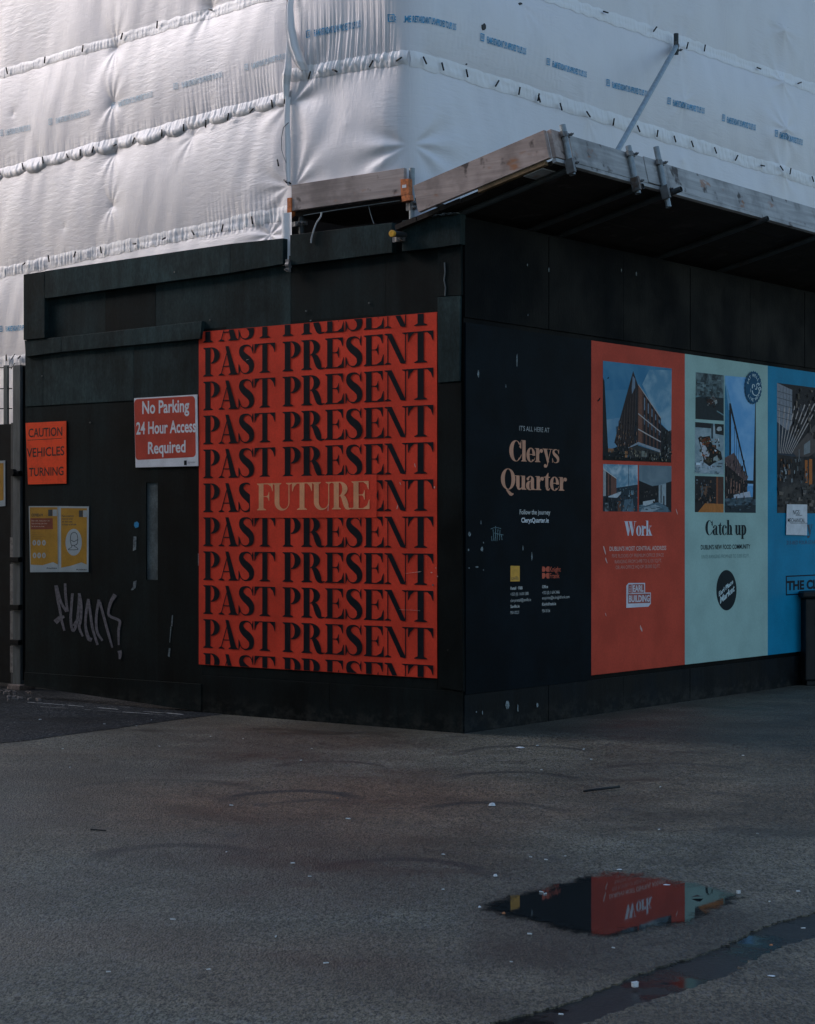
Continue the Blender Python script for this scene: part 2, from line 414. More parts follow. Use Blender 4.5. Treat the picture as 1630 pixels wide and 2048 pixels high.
GLY['k'] = [rc(.07, .05, .26, 1.02), foot(0, .32, .07, .26), sf(0, .26, 1.05), pg((.24, .30), (.28, .28), (.50, .66), (.45, .66)), pg((.27, .40), (.40, .48), (.62, .03), (.40, .03)), foot(.35, .68, .40, .62), sf(.36, .62, .69)]
GLY['l'] = [rc(.07, .05, .27, 1.02), foot(0, .34, .07, .27), sf(0, .27, 1.05)]
GLY['o'] = [ring((.27, .34, .27, .36), (.27, .34, .085, .33), 0, 360, 32)]
GLY['p'] = [rc(.07, -.27, .26, .66), rc(0, -.30, .34, -.27), sf(0, .26, .69), ring((.30, .34, .26, .36), (.26, .34, .10, .31), 115, -130)]
GLY['r'] = [rc(.07, .05, .26, .66), foot(0, .34, .07, .26), sf(0, .26, .69), stk([(.26, .42, .04), (.31, .60, .05), (.38, .63, .08)]), disc(.40, .57, .095)]
GLY['s'] = [('strip', [(x * .64, y * .69) for x, y in GLY['S'][0][1]], [(x * .64, y * .69) for x, y in GLY['S'][0][2]]), pg((.38, .56), (.42, .46), (.44, .46), (.44, .69), (.42, .69)), pg((.01, 0), (.03, 0), (.07, .11), (.03, .24), (.01, .24))]
GLY['t'] = [rc(.10, .16, .28, .66), stk([(.20, .20, .17), (.22, .06, .14), (.30, .025, .06), (.38, .12, .03)]), rc(.0, .635, .38, .68), pg((.10, .68), (.28, .68), (.28, .90))]
GLY['u'] = [rc(.07, .16, .26, .66), sf(0, .26, .69), stk([(.165, .22, .18), (.20, .06, .13), (.30, .03, .07), (.40, .12, .04)]), rc(.38, .05, .57, .66), sf(.31, .57, .69), foot(.38, .64, .38, .57)]
GLY['y'] = [pg((.06, .66), (.27, .66), (.40, .02), (.28, .0)), pg((.30, .0), (.34, -.02), (.53, .66), (.49, .66)), sf(0, .34, .69), sf(.38, .62, .69), stk([(.325, .02, .05), (.28, -.16, .05), (.20, -.24, .06)]), disc(.16, -.17, .09)]
GLY['S2'] = GLY['S']

def gly_polys(ch): return GLY[ch]
def all_pts(g): return [p for e in g for l in e[1:] for p in l]
def word_polys(word, track=-.02, space=.22):
    out, x = [], 0.0
    for ch in word:
        if ch == ' ': x += space; continue
        g = GLY[ch]; xs = [p[0] for p in all_pts(g)]; x0, x1 = min(xs), max(xs)
        for e in g: out.append((e[0],) + tuple([(p[0] - x0 + x, p[1]) for p in l] for l in e[1:]))
        x += x1 - x0 + track
    return out
def add_polys(mb, fc, polys, uz, off):
    """polys in glyph units; uz maps (x,y) to (u,z); each piece a tenth of a millimetre above the last"""
    mb.flat = True
    for i, e in enumerate(polys):
        o = off + .00008 * i
        if e[0] == 'poly': mb.fpoly(fc, [uz(p) for p in e[1]], o)
        else:
            A, B = e[1], e[2]; n = len(A)
            vs = [fc.pt(*uz(p), o) for p in A] + [fc.pt(*uz(p), o) for p in B]
            mb.add(vs, [(k, k + 1, n + k + 1, n + k) for k in range(n - 1)])
def fit_word(mb, fc, word, p0, p1, hpx, off, track=-.02, space=.22, cap=1.0):
    """high-contrast serif word: baseline from pixel p0 to pixel p1, cap height hpx pixels"""
    P = word_polys(word, track, space); xs = [p[0] for p in all_pts(P)]; x0, x1 = min(xs), max(xs)
    a = fc.uv(*p0, off); b = fc.uv(*p1, off); hz = fc.uv(p0[0], p0[1] - hpx, off)[1] - a[1]
    add_polys(mb, fc, P, lambda p: (a[0] + (b[0] - a[0]) * (p[0] - x0) / (x1 - x0), a[1] + (b[1] - a[1]) * (p[0] - x0) / (x1 - x0) + hz * p[1] / cap), off)

TXT = {}
def text_mesh(s, bold=0.0):
    k = (s, bold)
    if k not in TXT:
        cu = bpy.data.curves.new("t", 'FONT'); cu.body = s; cu.offset = bold; cu.resolution_u = 3
        ob = bpy.data.objects.new("t", cu); COL.objects.link(ob)
        dg = bpy.context.evaluated_depsgraph_get(); me = bpy.data.meshes.new_from_object(ob.evaluated_get(dg))
        TXT[k] = (np.array([v.co[:2] for v in me.vertices]), [tuple(p.vertices) for p in me.polygons])
        bpy.data.objects.remove(ob); bpy.data.curves.remove(cu); bpy.data.meshes.remove(me)
    return TXT[k]
CAPH = .728
def fit_text(mb, fc, s, p0, p1, hpx, off, bold=0.0, disp=None, rot=None):
    """sans text: baseline from pixel p0 to pixel p1, capital height hpx pixels"""
    V, Fs = text_mesh(s, bold); mb.flat = True
    x0, x1 = V[:, 0].min(), V[:, 0].max()
    cap = text_mesh("H", bold)[0][:, 1].max()
    a = fc.uv(*p0, off); b = fc.uv(*p1, off); hz = fc.uv(p0[0], p0[1] - hpx, off)[1] - a[1]
    vs = []
    for x, y in V:
        t = (x - x0) / (x1 - x0); u = a[0] + (b[0] - a[0]) * t; z = a[1] + (b[1] - a[1]) * t + hz * y / cap
        vs.append(fc.pt(u, z, off + (float(disp(np.array([u]), np.array([z]))[0]) if disp else 0)))
    mb.add(vs, Fs)
def txt(parent, mat, fc, s, p0, p1, hpx, off, bold=0.0, name="lettering", disp=None, serif=False, **kw):
    m = MB()
    if serif: fit_word(m, fc, s, p0, p1, hpx, off, **kw)
    else: fit_text(m, fc, s, p0, p1, hpx, off, bold, disp)
    return m.build(name, mat, parent)
# ------------------------------------------------------------------ the ground
def arc(pts, r, cpx, s=.6, a0=0.0, a1=1.9, w=.05):
    c = G(*cpx); return (c.x, c.y - r, r, w * 1.35, a0, a1, min(.95, s * 1.35))
RINGS = [arc(None, .42, (372, 1690), .75, -.1, 1.75, .075), arc(None, .42, (590, 1582), .8, -.1, 1.9, .07), arc(None, .42, (800, 1719), .7, .1, 1.6, .06),
         arc(None, .43, (1020, 1544), .6, .1, 1.6, .06), arc(None, .45, (975, 1605), .6, .2, 1.6, .06), arc(None, .5, (1049, 1492), .55, 0, 1.6, .06),
         arc(None, .4, (660, 1523), .55, 0, 1.6, .05), arc(None, .55, (1330, 1527), .4, 0, 1.5, .06), arc(None, .6, (1500, 1447), .35, .5, 1.2, .05),
         arc(None, .3, (640, 1600), .45, .2, 1.5, .06), arc(None, .7, (330, 1560), .35, 0, 1.5, .07)]
M_pave = asphalt(RINGS)
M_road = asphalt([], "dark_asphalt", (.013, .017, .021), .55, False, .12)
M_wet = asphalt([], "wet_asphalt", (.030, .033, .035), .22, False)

g1, g2 = G(1630, 1829), G(978, 2047)
h1, h2 = G(1630, 1879), G(1167, 2047)
for q in (g1, g2, h1, h2): q.z = 0
gd = (g2 - g1).normalized(); gp = Vector((-gd.y, gd.x, 0))
if gp.y < 0: gp = -gp
def edge(p, jit, seed):
    r = random.Random(seed); pts = []
    s = -6.0
    while s < 9.0:
        pts.append(p + gd * s + gp * (r.gauss(0, jit) + .03 * math.sin(s * 2.1 + seed) + .02 * math.sin(s * 5.3)))
        s += .025
    return [p - gd * 150] + pts + [p + gd * 150]
def slab(name, pts, far, m):
    n = len(pts); mb = MB()
    vs = [(q.x, q.y, 0) for q in pts] + [(q.x, q.y, -.08) for q in pts] + [(pts[-1] + far).to_tuple(), (pts[0] + far).to_tuple()]
    mb.add(vs, [tuple(range(n)) + (2 * n, 2 * n + 1)] + [(i, i + n, i + 1 + n, i + 1) for i in range(n - 1)])
    mb.flat = True
    o = mb.build(name, m); o["kind"] = "structure"
    bm = bmesh.new(); bm.from_mesh(o.data); bm.faces.ensure_lookup_table()
    if bm.faces[0].normal.z < 0: bmesh.ops.reverse_faces(bm, faces=bm.faces)
    bmesh.ops.triangulate(bm, faces=[f for f in bm.faces if len(f.verts) > 4]); bm.to_mesh(o.data); bm.free(); drape(o)
    return o
slab("pavement", edge(g1, .008, 1), gp * 300, M_pave)
slab("road", edge(h1, .008, 2), -gp * 300, M_pave)
mb = MB(); mb.flat = True
a, b = g1 + gp * .3, h1 - gp * .3; zz = Vector((0, 0, -.007))
mb.add([a - gd * 150 + zz, b - gd * 150 + zz, b + gd * 150 + zz, a + gd * 150 + zz], [(0, 1, 2, 3)])
o = mb.build("gutter", gutter_mat()); o["kind"] = "structure"; drape(o)

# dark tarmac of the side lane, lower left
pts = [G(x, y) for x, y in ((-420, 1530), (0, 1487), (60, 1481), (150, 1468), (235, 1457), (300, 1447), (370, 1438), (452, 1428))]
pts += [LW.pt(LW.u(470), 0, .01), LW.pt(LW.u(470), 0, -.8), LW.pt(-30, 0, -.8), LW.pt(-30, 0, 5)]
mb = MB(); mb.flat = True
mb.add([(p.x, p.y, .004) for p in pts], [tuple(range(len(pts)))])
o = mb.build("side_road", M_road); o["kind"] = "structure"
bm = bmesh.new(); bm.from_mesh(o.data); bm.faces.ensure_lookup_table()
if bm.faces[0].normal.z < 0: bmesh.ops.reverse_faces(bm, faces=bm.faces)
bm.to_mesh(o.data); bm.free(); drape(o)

# worn pale line at the foot of the gate
M_line = plain((.50, .50, .48), .8, .4, 20, .2, 160)
mb = MB(); mb.flat = True
r = random.Random(3)
for (x0, y0, x1, y1, wd) in ((57, 1406, 396, 1433, .030), (80, 1415, 330, 1431, .018)):
    p, q = G(x0, y0), G(x1, y1); d = (q - p); L = d.length; d.normalize(); e = Vector((-d.y, d.x, 0)); s = 0
    while s < L:
        l = r.uniform(.04, .35); w0 = wd * r.uniform(.25, 1)
        if r.random() < .78:
            A, B = p + d * s + e * r.gauss(0, .008), p + d * min(L, s + l) + e * r.gauss(0, .008)
            mb.add([(v.x, v.y, fall(v.y) + .0075) for v in (A - e * w0 * .5, B - e * w0 * .4, B + e * w0 * .5, A + e * w0 * .6)], [(0, 1, 2, 3)])
        s += l + r.uniform(0, .05)
mb.build("road_marking", M_line)["kind"] = "structure"

# rain puddle
out = [(962, 1812), (985, 1803), (1010, 1797), (1035, 1789), (1060, 1783), (1085, 1775), (1120, 1766), (1150, 1757), (1185, 1750), (1230, 1746), (1280, 1748), (1330, 1757), (1365, 1764), (1395, 1771), (1430, 1777), (1462, 1786), (1478, 1795),
       (1462, 1806), (1440, 1815), (1418, 1826), (1396, 1838), (1378, 1849), (1345, 1855), (1320, 1858), (1275, 1865), (1235, 1872), (1205, 1874), (1180, 1871), (1140, 1863), (1105, 1855), (1065, 1846), (1030, 1838), (1000, 1829), (978, 1821)]
r = random.Random(11); P = []; cen = G(1215, 1806)
for i, p in enumerate(out):
    q = out[(i + 1) % len(out)]
    for k in range(6):
        t = k / 6; P.append(G(p[0] + (q[0] - p[0]) * t + r.gauss(0, 3), p[1] + (q[1] - p[1]) * t + r.gauss(0, 1.1)))
P.sort(key=lambda w: math.atan2(w.y - cen.y, w.x - cen.x))
cen = G(1215, 1806); n = len(P); mb = MB(); mb.flat = True; vs = []; dep = []
for f, dv in ((1.20, -.45), (1.0, .35), (.84, .85), (.62, 1.4), (0, 1.8)):
    if f == 0: vs.append((cen.x, cen.y, cen.z + .004)); dep.append(1.0); continue
    for q in P: w = cen + (q - cen) * f; vs.append((w.x, w.y, cen.z + .004)); dep.append(dv)
fs = [(r_ * n + i, r_ * n + (i + 1) % n, (r_ + 1) * n + (i + 1) % n, (r_ + 1) * n + i) for r_ in range(3) for i in range(n)] + [(3 * n + i, 3 * n + (i + 1) % n, 4 * n) for i in range(n)]
mb.add(vs, fs); o = mb.build("puddle", water("puddle_water", (.016, .019, .020), .02)); o["kind"] = "structure"
o.data.attributes.new("depth", 'FLOAT', 'POINT').data.foreach_set("value", dep)
bm = bmesh.new(); bm.from_mesh(o.data); bm.faces.ensure_lookup_table()
if bm.faces[0].normal.z < 0: bmesh.ops.reverse_faces(bm, faces=bm.faces)
bm.to_mesh(o.data); bm.free()

# ------------------------------------------------------------------ hoardings
AL = -math.atan2(LW.e.y, LW.e.x); AR = -math.atan2(RW.e.y, RW.e.x)
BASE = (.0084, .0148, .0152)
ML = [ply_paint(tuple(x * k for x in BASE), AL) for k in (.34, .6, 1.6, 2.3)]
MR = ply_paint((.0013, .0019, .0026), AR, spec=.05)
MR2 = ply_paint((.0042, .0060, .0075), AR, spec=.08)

def lpoly(name, m, parent, P, o0, o1, fc=LW, bevel=.003):
    mb = MB(); mb.fprism(fc, [fc.uv(x, y, o1) for x, y in P][::-1], o0, o1)
    return mb.build(name, m, parent, bevel=bevel)
zt = LW.uv(923, 500)[1]
hl = thing("site_hoarding", LW.pt(0, 0), "black plywood hoarding with raised battens carrying the orange poster and red parking sign", "hoarding")
uE = LW.u(50); uG = LW.u(412)
mb = MB()
top = [(uE, LW.uv(50, 660)[1]), ]
mb.fprism(LW, [(uE, .125), (uG, .004), (0, 0.0), (0, LW.uv(923, 440)[1]), (LW.u(803), LW.uv(803, 452)[1]), (LW.u(803), LW.uv(803, 470)[1]), (LW.u(584), LW.uv(584, 512)[1]), (LW.u(562), LW.uv(562, 510)[1]), (uE, LW.uv(50, 570)[1])], -.10, -.018)
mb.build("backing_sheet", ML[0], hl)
# recessed upper sheets, each its own sheet of ply
for i, (x0, x1) in enumerate(((90, 210), (210, 311), (311, 452), (452, 581), (581, 770), (770, 921))):
    k = lambda x: 530 + (90 - x) * 0 
    mb = MB(); u0, u1 = LW.u(x0) + .0015, LW.u(x1) - .0015
    z0 = LW.uv(300, 690)[1]; z1 = LW.uv(300, 560)[1]
    mb.fbox(LW, u0, u1, z0, z1, -.018, -.004 + (.0012 if i % 2 else 0)); mb.build("plywood_sheet", ML[(2, 1, 2, 2, 1, 1)[i]], hl)
# upper wall sheets under the middle batten
z1 = LW.uv(54, 712)[1]; z0 = LW.uv(54, 813)[1]
for x0, x1, m in ((51, 87, 2), (87, 268, 3), (268, 404, 2)):
    mb = MB(); mb.fbox(LW, LW.u(x0) + .001, LW.u(x1) - .001, z0, z1 + .05, -.018, .004); mb.build("plywood_sheet", ML[m], hl, bevel=.002)
zs = LW.uv(930, 1384)[1]
zg = LW.uv(60, 1345)[1]
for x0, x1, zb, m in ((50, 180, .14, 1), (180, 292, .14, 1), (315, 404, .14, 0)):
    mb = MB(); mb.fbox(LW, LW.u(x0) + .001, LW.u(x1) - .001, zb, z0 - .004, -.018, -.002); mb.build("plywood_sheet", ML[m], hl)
zr0, zr1 = LW.uv(303, 1160)[1], LW.uv(303, 965)[1]
for a_, b_ in ((.14, zr0), (zr1, z0 - .004)):
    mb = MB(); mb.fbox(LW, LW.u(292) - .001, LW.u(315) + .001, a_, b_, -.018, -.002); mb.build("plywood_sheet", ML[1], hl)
mb = MB(); mb.fbox(LW, LW.u(292.5), LW.u(314.5), zr0 + .002, zr1 - .002, -.0175, -.013)
mb.build("slot_panel", plain((.085, .105, .108), .4, .35, 9, .1, 60), hl, "narrow grey green slot panel let into the gate leaf")
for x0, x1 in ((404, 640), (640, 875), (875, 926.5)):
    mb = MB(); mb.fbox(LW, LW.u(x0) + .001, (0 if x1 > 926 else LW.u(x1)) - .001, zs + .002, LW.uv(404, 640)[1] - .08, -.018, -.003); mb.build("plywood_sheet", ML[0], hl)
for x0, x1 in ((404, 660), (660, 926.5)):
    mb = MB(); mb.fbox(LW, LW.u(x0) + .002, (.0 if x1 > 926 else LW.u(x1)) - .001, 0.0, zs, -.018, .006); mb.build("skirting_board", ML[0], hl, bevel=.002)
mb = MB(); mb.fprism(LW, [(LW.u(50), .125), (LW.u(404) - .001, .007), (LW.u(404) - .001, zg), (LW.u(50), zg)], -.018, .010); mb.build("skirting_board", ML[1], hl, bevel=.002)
# raised battens
B = .045
lpoly("batten", ML[3], hl, [(89.5, 542), (460, 487.5), (460, 546), (89.5, 597)], -.018, B)
lpoly("batten", ML[2], hl, [(460.5, 487.5), (566, 476.5), (566, 528), (460.5, 546)], -.018, B)
lpoly("batten", ML[2], hl, [(47, 549), (89, 542.5), (89, 676), (47, 680)], -.018, B)
lpoly("batten", ML[3], hl, [(49, 681), (122, 674), (122, 704), (51, 713.5)], -.018, B - .012)
lpoly("batten", ML[3], hl, [(122.5, 674), (404, 642), (400, 677.5), (122.5, 704)], -.018, B - .012)
lpoly("batten", ML[2], hl, [(580, 470), (784, 445), (784, 505), (580, 531)], -.018, B)
lpoly("batten", ML[2], hl, [(804, 441), (921, 427.5), (921, 488), (876, 495), (804, 503)], -.018, B + .012)
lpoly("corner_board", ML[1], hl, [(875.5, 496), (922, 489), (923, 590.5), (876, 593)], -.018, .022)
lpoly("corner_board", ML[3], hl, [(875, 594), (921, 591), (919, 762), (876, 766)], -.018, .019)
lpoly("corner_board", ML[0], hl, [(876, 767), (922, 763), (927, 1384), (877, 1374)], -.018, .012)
# torn metal flashing on the right end of the top board, screws and a cracked seam
mb = MB(); r = random.Random(4)
for k in range(16):
    x = 832 + k * 5.6; u, z = LW.uv(x, 436.5 - (x - 832) * .115, .05)
    mb.box(LW.pt(u, z, .055 + r.uniform(0, .03)), .03, .04, r.uniform(.004, .022), (LW.e.to_3d(), LW.n.to_3d(), Vector((0, 0, 1))))
mb.build("flashing", plain((.10, .115, .12), .35, .5, 30, .4, 80, .6), hl)
mb = MB(); pts = [LW.px(x, y, .026) for x, y in ((889, 525), (890, 545), (888, 560), (891, 575), (890, 592))]
mb.path(pts, .006, 5); mb.build("split_seam", plain((.12, .13, .13), .6), hl)
# bolts / screws with pale dots
mb = MB()
for x, y in ((84, 752), (612, 622), (738, 606), (355, 545), (180, 845), (866, 1170), (896, 1300), (420, 640)):
    u, z = LW.uv(x, y, .008); mb.tube(LW.pt(u, z, 0), LW.pt(u, z, .012 if x != 355 else .05), .007, 8)
mb.build("screws", plain((.22, .22, .21), .4, .2, 10, .1, 50, .5), hl)

# blue and white sticker remains and scratches on the gate leaf
mb = MB(); mb.fprism(LW, [LW.uv(x, y) for x, y in ((269, 1045), (274, 1043), (278, 1047), (277, 1054), (271, 1056), (268, 1051))], .0, .0015)
mb.build("sticker", plain((.03, .22, .42), .4), hl, "small round blue sticker beside the slot panel")
for P in ([(267, 1073), (273, 1073), (272, 1099), (266, 1102)], [(267, 1163), (273, 1161), (272, 1172), (270, 1177), (264, 1181), (262, 1180), (266, 1174)]):
    mb = MB(); mb.fprism(LW, [LW.uv(x, y) for x, y in P], 0, .0012)
    mb.build("sticker", plain((.15, .18, .19), .5, .5, 40), hl, "torn pale sticker strip beside the slot panel")
mb = MB()
for P in ([(344, 1231), (346, 1230), (345, 1252), (342, 1253)], [(338, 1296), (341, 1297), (339, 1314), (336, 1312)], [(341, 1253), (343, 1254), (340, 1285), (339, 1285)], [(398, 967), (401, 967), (401, 991), (398, 992)], [(396, 1107), (399, 1107), (398, 1131), (396, 1131)], [(620, 640), (623, 640), (622, 642), (619, 642)]):
    mb.fprism(LW, [LW.uv(x, y) for x, y in P], 0, .0012)
mb.build("scratches", plain((.12, .15, .16), .6, .4, 50), hl)

# spray-paint tag
def stroke(mb, fc, pts, w, off):
    e = stk([(x, y, w if len(p) < 1 else p[0]) for (x, y, *p) in [(q[0], q[1]) + ((q[2],) if len(q) > 2 else (w,)) for q in pts]], 5)
    A = [fc.uv(*p) for p in e[1]]; Bq = [fc.uv(*p) for p in e[2]]; n = len(A)
    mb.flat = True
    mb.add([fc.pt(u, z, off) for u, z in A] + [fc.pt(u, z, off) for u, z in Bq], [(k, k + 1, n + k + 1, n + k) for k in range(n - 1)])
mb = MB()
S = 460 / 1624
tagp = [[(395, 815, 22), (405, 900), (425, 1000), (435, 1060), (455, 1135, 14)], [(460, 800, 16), (462, 860), (468, 930), (478, 1000)], [(400, 820), (430, 930), (470, 1000)], [(390, 1075, 34), (425, 1045, 30), (455, 1035, 16)],
        [(512, 870, 18), (505, 960), (500, 1060), (515, 1135), (540, 1090), (555, 980), (560, 870, 14)], [(560, 870), (575, 960), (570, 1060), (560, 1110), (585, 1175, 14)], [(520, 1100), (545, 1065), (575, 1050)],
        [(625, 910, 18), (610, 1000), (605, 1100), (625, 1185, 26), (650, 1200, 26)], [(625, 920), (640, 1020), (655, 1120), (690, 1235, 16)], [(700, 915, 18), (685, 1000), (680, 1080), (690, 1150), (725, 1205, 14)],
        [(705, 930), (730, 1020), (765, 1150), (795, 1255, 12)], [(815, 880, 30), (785, 930, 22), (768, 990), (775, 1030), (830, 1055, 18), (848, 1075), (838, 1140), (840, 1235, 12)], [(845, 1275, 28), (850, 1300, 24), (846, 1335, 12)]]
for i, L in enumerate(tagp):
    stroke(mb, LW, [(q[0] * S, 940 + q[1] * S) + ((q[2] * S * 1.05,) if len(q) > 2 else (18.5 * S,)) for q in L], 18.5 * S, .0004 + .0002 * i)
t = NT("faded_spray_paint"); f = t.ramp(t.noise(40, 4, .7), .35, .62, .35, 1)
M_spray = t.out(Base_Color=t.mix(f, (.03, .03, .034), (.14, .13, .15)), Roughness=.7)
mb.build("graffiti", M_spray, hl, "faded pale grey spray paint scrawl on the black gate")

hr = thing("site_hoarding", RW.pt(.01, 0), "near black plywood hoarding under the scaffold platform carrying the coloured advertising panels", "hoarding")
zr_top = RW.uv(924, 432)[1]
ztrim = RW.uv(1180, 676)[1]
zbot = RW.uv(1180, 1352)[1]
zn0 = RW.uv(1000, 1381)[1]
UEND = 16.0
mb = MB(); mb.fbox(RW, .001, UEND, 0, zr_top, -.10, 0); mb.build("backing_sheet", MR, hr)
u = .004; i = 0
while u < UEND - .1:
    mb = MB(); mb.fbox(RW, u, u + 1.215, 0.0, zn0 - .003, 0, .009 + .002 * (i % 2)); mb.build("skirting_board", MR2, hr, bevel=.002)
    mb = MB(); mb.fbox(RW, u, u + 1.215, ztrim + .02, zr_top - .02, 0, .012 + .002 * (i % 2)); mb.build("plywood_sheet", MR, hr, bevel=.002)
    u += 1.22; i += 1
mb = MB(); r = random.Random(8); mb.flat = False
for x, y, w, h in ((954, 748, 2.5, 9), (1031, 722, 1.6, 16), (1009, 772, 1, 4), (936, 1068, 3, 5), (961, 1098, 4, 5), (934, 1100, 2, 3), (964, 1085, 1.2, 2), (959, 1045, 1, 5), (1043, 1096, 1.2, 7), (1061, 1113, 1.5, 10), (951, 1134, 4, 2), (935, 1136, 2, 2), (964, 1140, 1.5, 2), (1240, 541, 1, 4), (1270, 548, 1.5, 5), (1052, 530, 1, 3), (1095, 540, 1.3, 5), (1532, 506, 1.3, 1.3), (1053, 630, 1, 2), (1072, 1410, 2.5, 5), (962, 1425, 1, 5), (1033, 1416, 2, 9), (1012, 1410, 5, 9), (950, 1424, 1.5, 2)):
    P = [RW.uv(x + w * .9 * math.cos(a) * r.uniform(.6, 1.1), y + h * math.sin(a) * r.uniform(.7, 1.1)) for a in [k * 1.0472 for k in range(6)]]
    mb.fprism(RW, P, .013, .0152)
mb.build("paint_chips", plain((.16, .19, .20), .6, .5, 60), hr)
# ------------------------------------------------------------------ posters and signs on the left hoarding
GL = 2.0                                   # printed colour = colour seen in the photograph / light on the wall
def art(rgb, g=GL, cap=.8, **k):
    c = tuple(min(cap, x * g) for x in lin(rgb)); return plain(c, k.pop("rough", .5), k.pop("var", .14), k.pop("scale", 5), k.pop("bump", .08), 90, spec=k.pop("spec", .06))
def panel(name, label, cat, fc, P, o0, o1, m, group=None, bevel=0):
    us = [fc.uv(x, y, o1) for x, y in P]; cu = sum(p[0] for p in us) / len(us); z0 = min(p[1] for p in us)
    t = thing(name, fc.pt(cu, z0, o1), label, cat, group)
    mb = MB(); mb.fprism(fc, us[::-1], o0, o1); mb.build("backing", m, t, bevel=bevel)
    return t
def shape(parent, name, m, fc, P, off, label=None):
    mb = MB(); mb.flat = True; mb.fpoly(fc, [fc.uv(x, y, off) for x, y in P][::-1], off)
    return mb.build(name, m, parent, label)

M_orange = plain((.67, .055, .028), .5, .12, 3.0, .15, 60, spec=.1, dirt=((.42, .05, .03), .35))
M_ink = plain((.006, .009, .013), .55, .2, 12, .05, 90, spec=.08)
M_cream = plain((.74, .32, .155), .5, .12, 6, .05, 90)
PO = .008
uL = (LW.u(400) + LW.u(397)) / 2; uR = (LW.u(873) + LW.u(876)) / 2
zT = (LW.uv(400, 664)[1] + LW.uv(873, 624)[1]) / 2; zB = (LW.uv(397, 1329)[1] + LW.uv(876, 1356)[1]) / 2
po = thing("poster", LW.pt((uL + uR) / 2, zB, PO), "large orange red poster repeating PAST PRESENT in black serif capitals with FUTURE in cream", "poster")
# slightly rippled paper sheet
nu, nz = 60, 80
U, Z = np.meshgrid(np.linspace(uL, uR, nu), np.linspace(zB, zT, nz))
OFF = PO - .003 + .0009 * np.sin(U * 9 + Z * 3) + .0006 * np.sin(Z * 14 + U * 4)
mb = MB(); mb.grid(np.stack([LW.p0.x + LW.e.x * U + LW.n.x * OFF, LW.p0.y + LW.e.y * U + LW.n.y * OFF, Z], -1)); mb.flat = True; mb.smooth = True
mb.build("backing", M_orange, po)
mb = MB(); mb.fprism(LW, [(uL, zB), (uR, zB), (uR, zT), (uL, zT)], -.003, PO - .006); mb.build("paper_edge", M_orange, po)
K = 1 / 2.56
def cx(x): return 380 + x * K
LET = [('P', 68, 152, 390), ('A', 146, 246, 384), ('S', 248, 328, 378), ('T', 330, 436, 374), ('P', 474, 566, 358), ('R', 570, 690, 352), ('E', 692, 788, 344), ('S', 796, 882, 338), ('E', 890, 992, 330), ('N', 996, 1120, 318), ('T', 1116, 1246, 308)]
uu = LW.u(cx(74), PO)
zrow = lambda yc: LW.uv(cx(74), 600 + yc * K, PO)[1]
pitch = (zrow(1460) - zrow(245)) / 7; capz = zrow(245) - zrow(392)
def clip_lo(pts, z): return pts
def row(mb, ztop, cut=None, only=None, umin=None, umax=None):
    for i, (ch, x0, x1, _) in enumerate(LET):
        if only is not None and i not in only: continue
        a, b = LW.u(cx(x0), PO), LW.u(cx(x1), PO)
        P = GLY[ch]; xs = [p[0] for p in all_pts(P)]; g0, g1 = min(xs), max(xs)
        def uz(p): return (a + (b - a) * (p[0] - g0) / (g1 - g0), ztop - capz + capz * p[1])
        for k, e in enumerate(P):
            o = PO + .00008 * k
            if e[0] == 'poly': polys = [[uz(p) for p in e[1]]]
            else: polys = [[uz(e[1][j]), uz(e[1][j + 1]), uz(e[2][j + 1]), uz(e[2][j])] for j in range(len(e[1]) - 1)]
            for pl in polys:
                if cut: pl = cut(pl)
                if len(pl) >= 3: mb.fpoly(LW, pl, o)
def half(axis, v, keep_less):
    def f(pl):
        out = []
        ins = lambda p: (p[axis] <= v) if keep_less else (p[axis] >= v)
        for i, p in enumerate(pl):
            q = pl[(i + 1) % len(pl)]
            if ins(p): out.append(p)
            if ins(p) != ins(q):
                t = (v - p[axis]) / (q[axis] - p[axis]); out.append((p[0] + (q[0] - p[0]) * t, p[1] + (q[1] - p[1]) * t))
        return out
    return f
z2 = zrow(245)
M_FUT = MB()
px0, px1 = LW.u(cx(308), PO), LW.u(cx(956), PO)
zp1, zp0 = zrow(911.5), zrow(1117)
for k in range(-1, 11):
    mb = MB(); mb.flat = True; zt_ = z2 + pitch * k
    if k == -1: row(mb, zt_, half(1, zT - .003, True))
    elif k == 9: row(mb, zt_, half(1, zB + .003, False))
    elif k == 10: continue
    else: row(mb, zt_)
    mb.build("lettering", M_ink, po)
patch = MB(); patch.fprism(LW, [(px0, zp0), (px1, zp0), (px1, zp1), (px0, zp1)], PO - .001, PO + .0018)
patch.build("patch", M_orange, po, "overpasted strip carrying the word FUTURE")
mb = MB(); fit_word(mb, LW, "FUTURE", (cx(343), 600 + 1077 * K), (cx(920), 600 + 1070 * K), 137 * K, PO + .0025, track=.0)
mb.build("lettering", M_cream, po, "cream serif capitals reading FUTURE")
M_tear = plain((.60, .42, .36), .7, .3, 60)
mb = MB(); r = random.Random(2)
for x, y, w, h, t_ in ((1255, 960, 3, 8, 0), (1262, 1372, 4, 3, 0), (1240, 1395, 5, 3, 0), (1271, 1415, 3, 4, 0), (1065, 1060, 2, 16, .2), (1080, 940, 2, 12, -.4), (712, 1055, 2.5, 36, .1), (1150, 1395, 60, .9, -.12), (1120, 1587, 70, .8, .05), (1385, 1520, 8, 6, 0), (1155, 845, 2.5, 14, -.2), (300, 305, 12, 1, -.3)):
    c, s_ = math.cos(t_), math.sin(t_)
    P = [(cx(x + (w * math.cos(a) * c - h * math.sin(a) * s_) * r.uniform(.6, 1)), 600 + (y + (w * math.cos(a) * s_ + h * math.sin(a) * c) * r.uniform(.6, 1)) * K) for a in [k * .785 for k in range(8)]]
    mb.fprism(LW, [LW.uv(*p) for p in P], PO, PO + .0022)
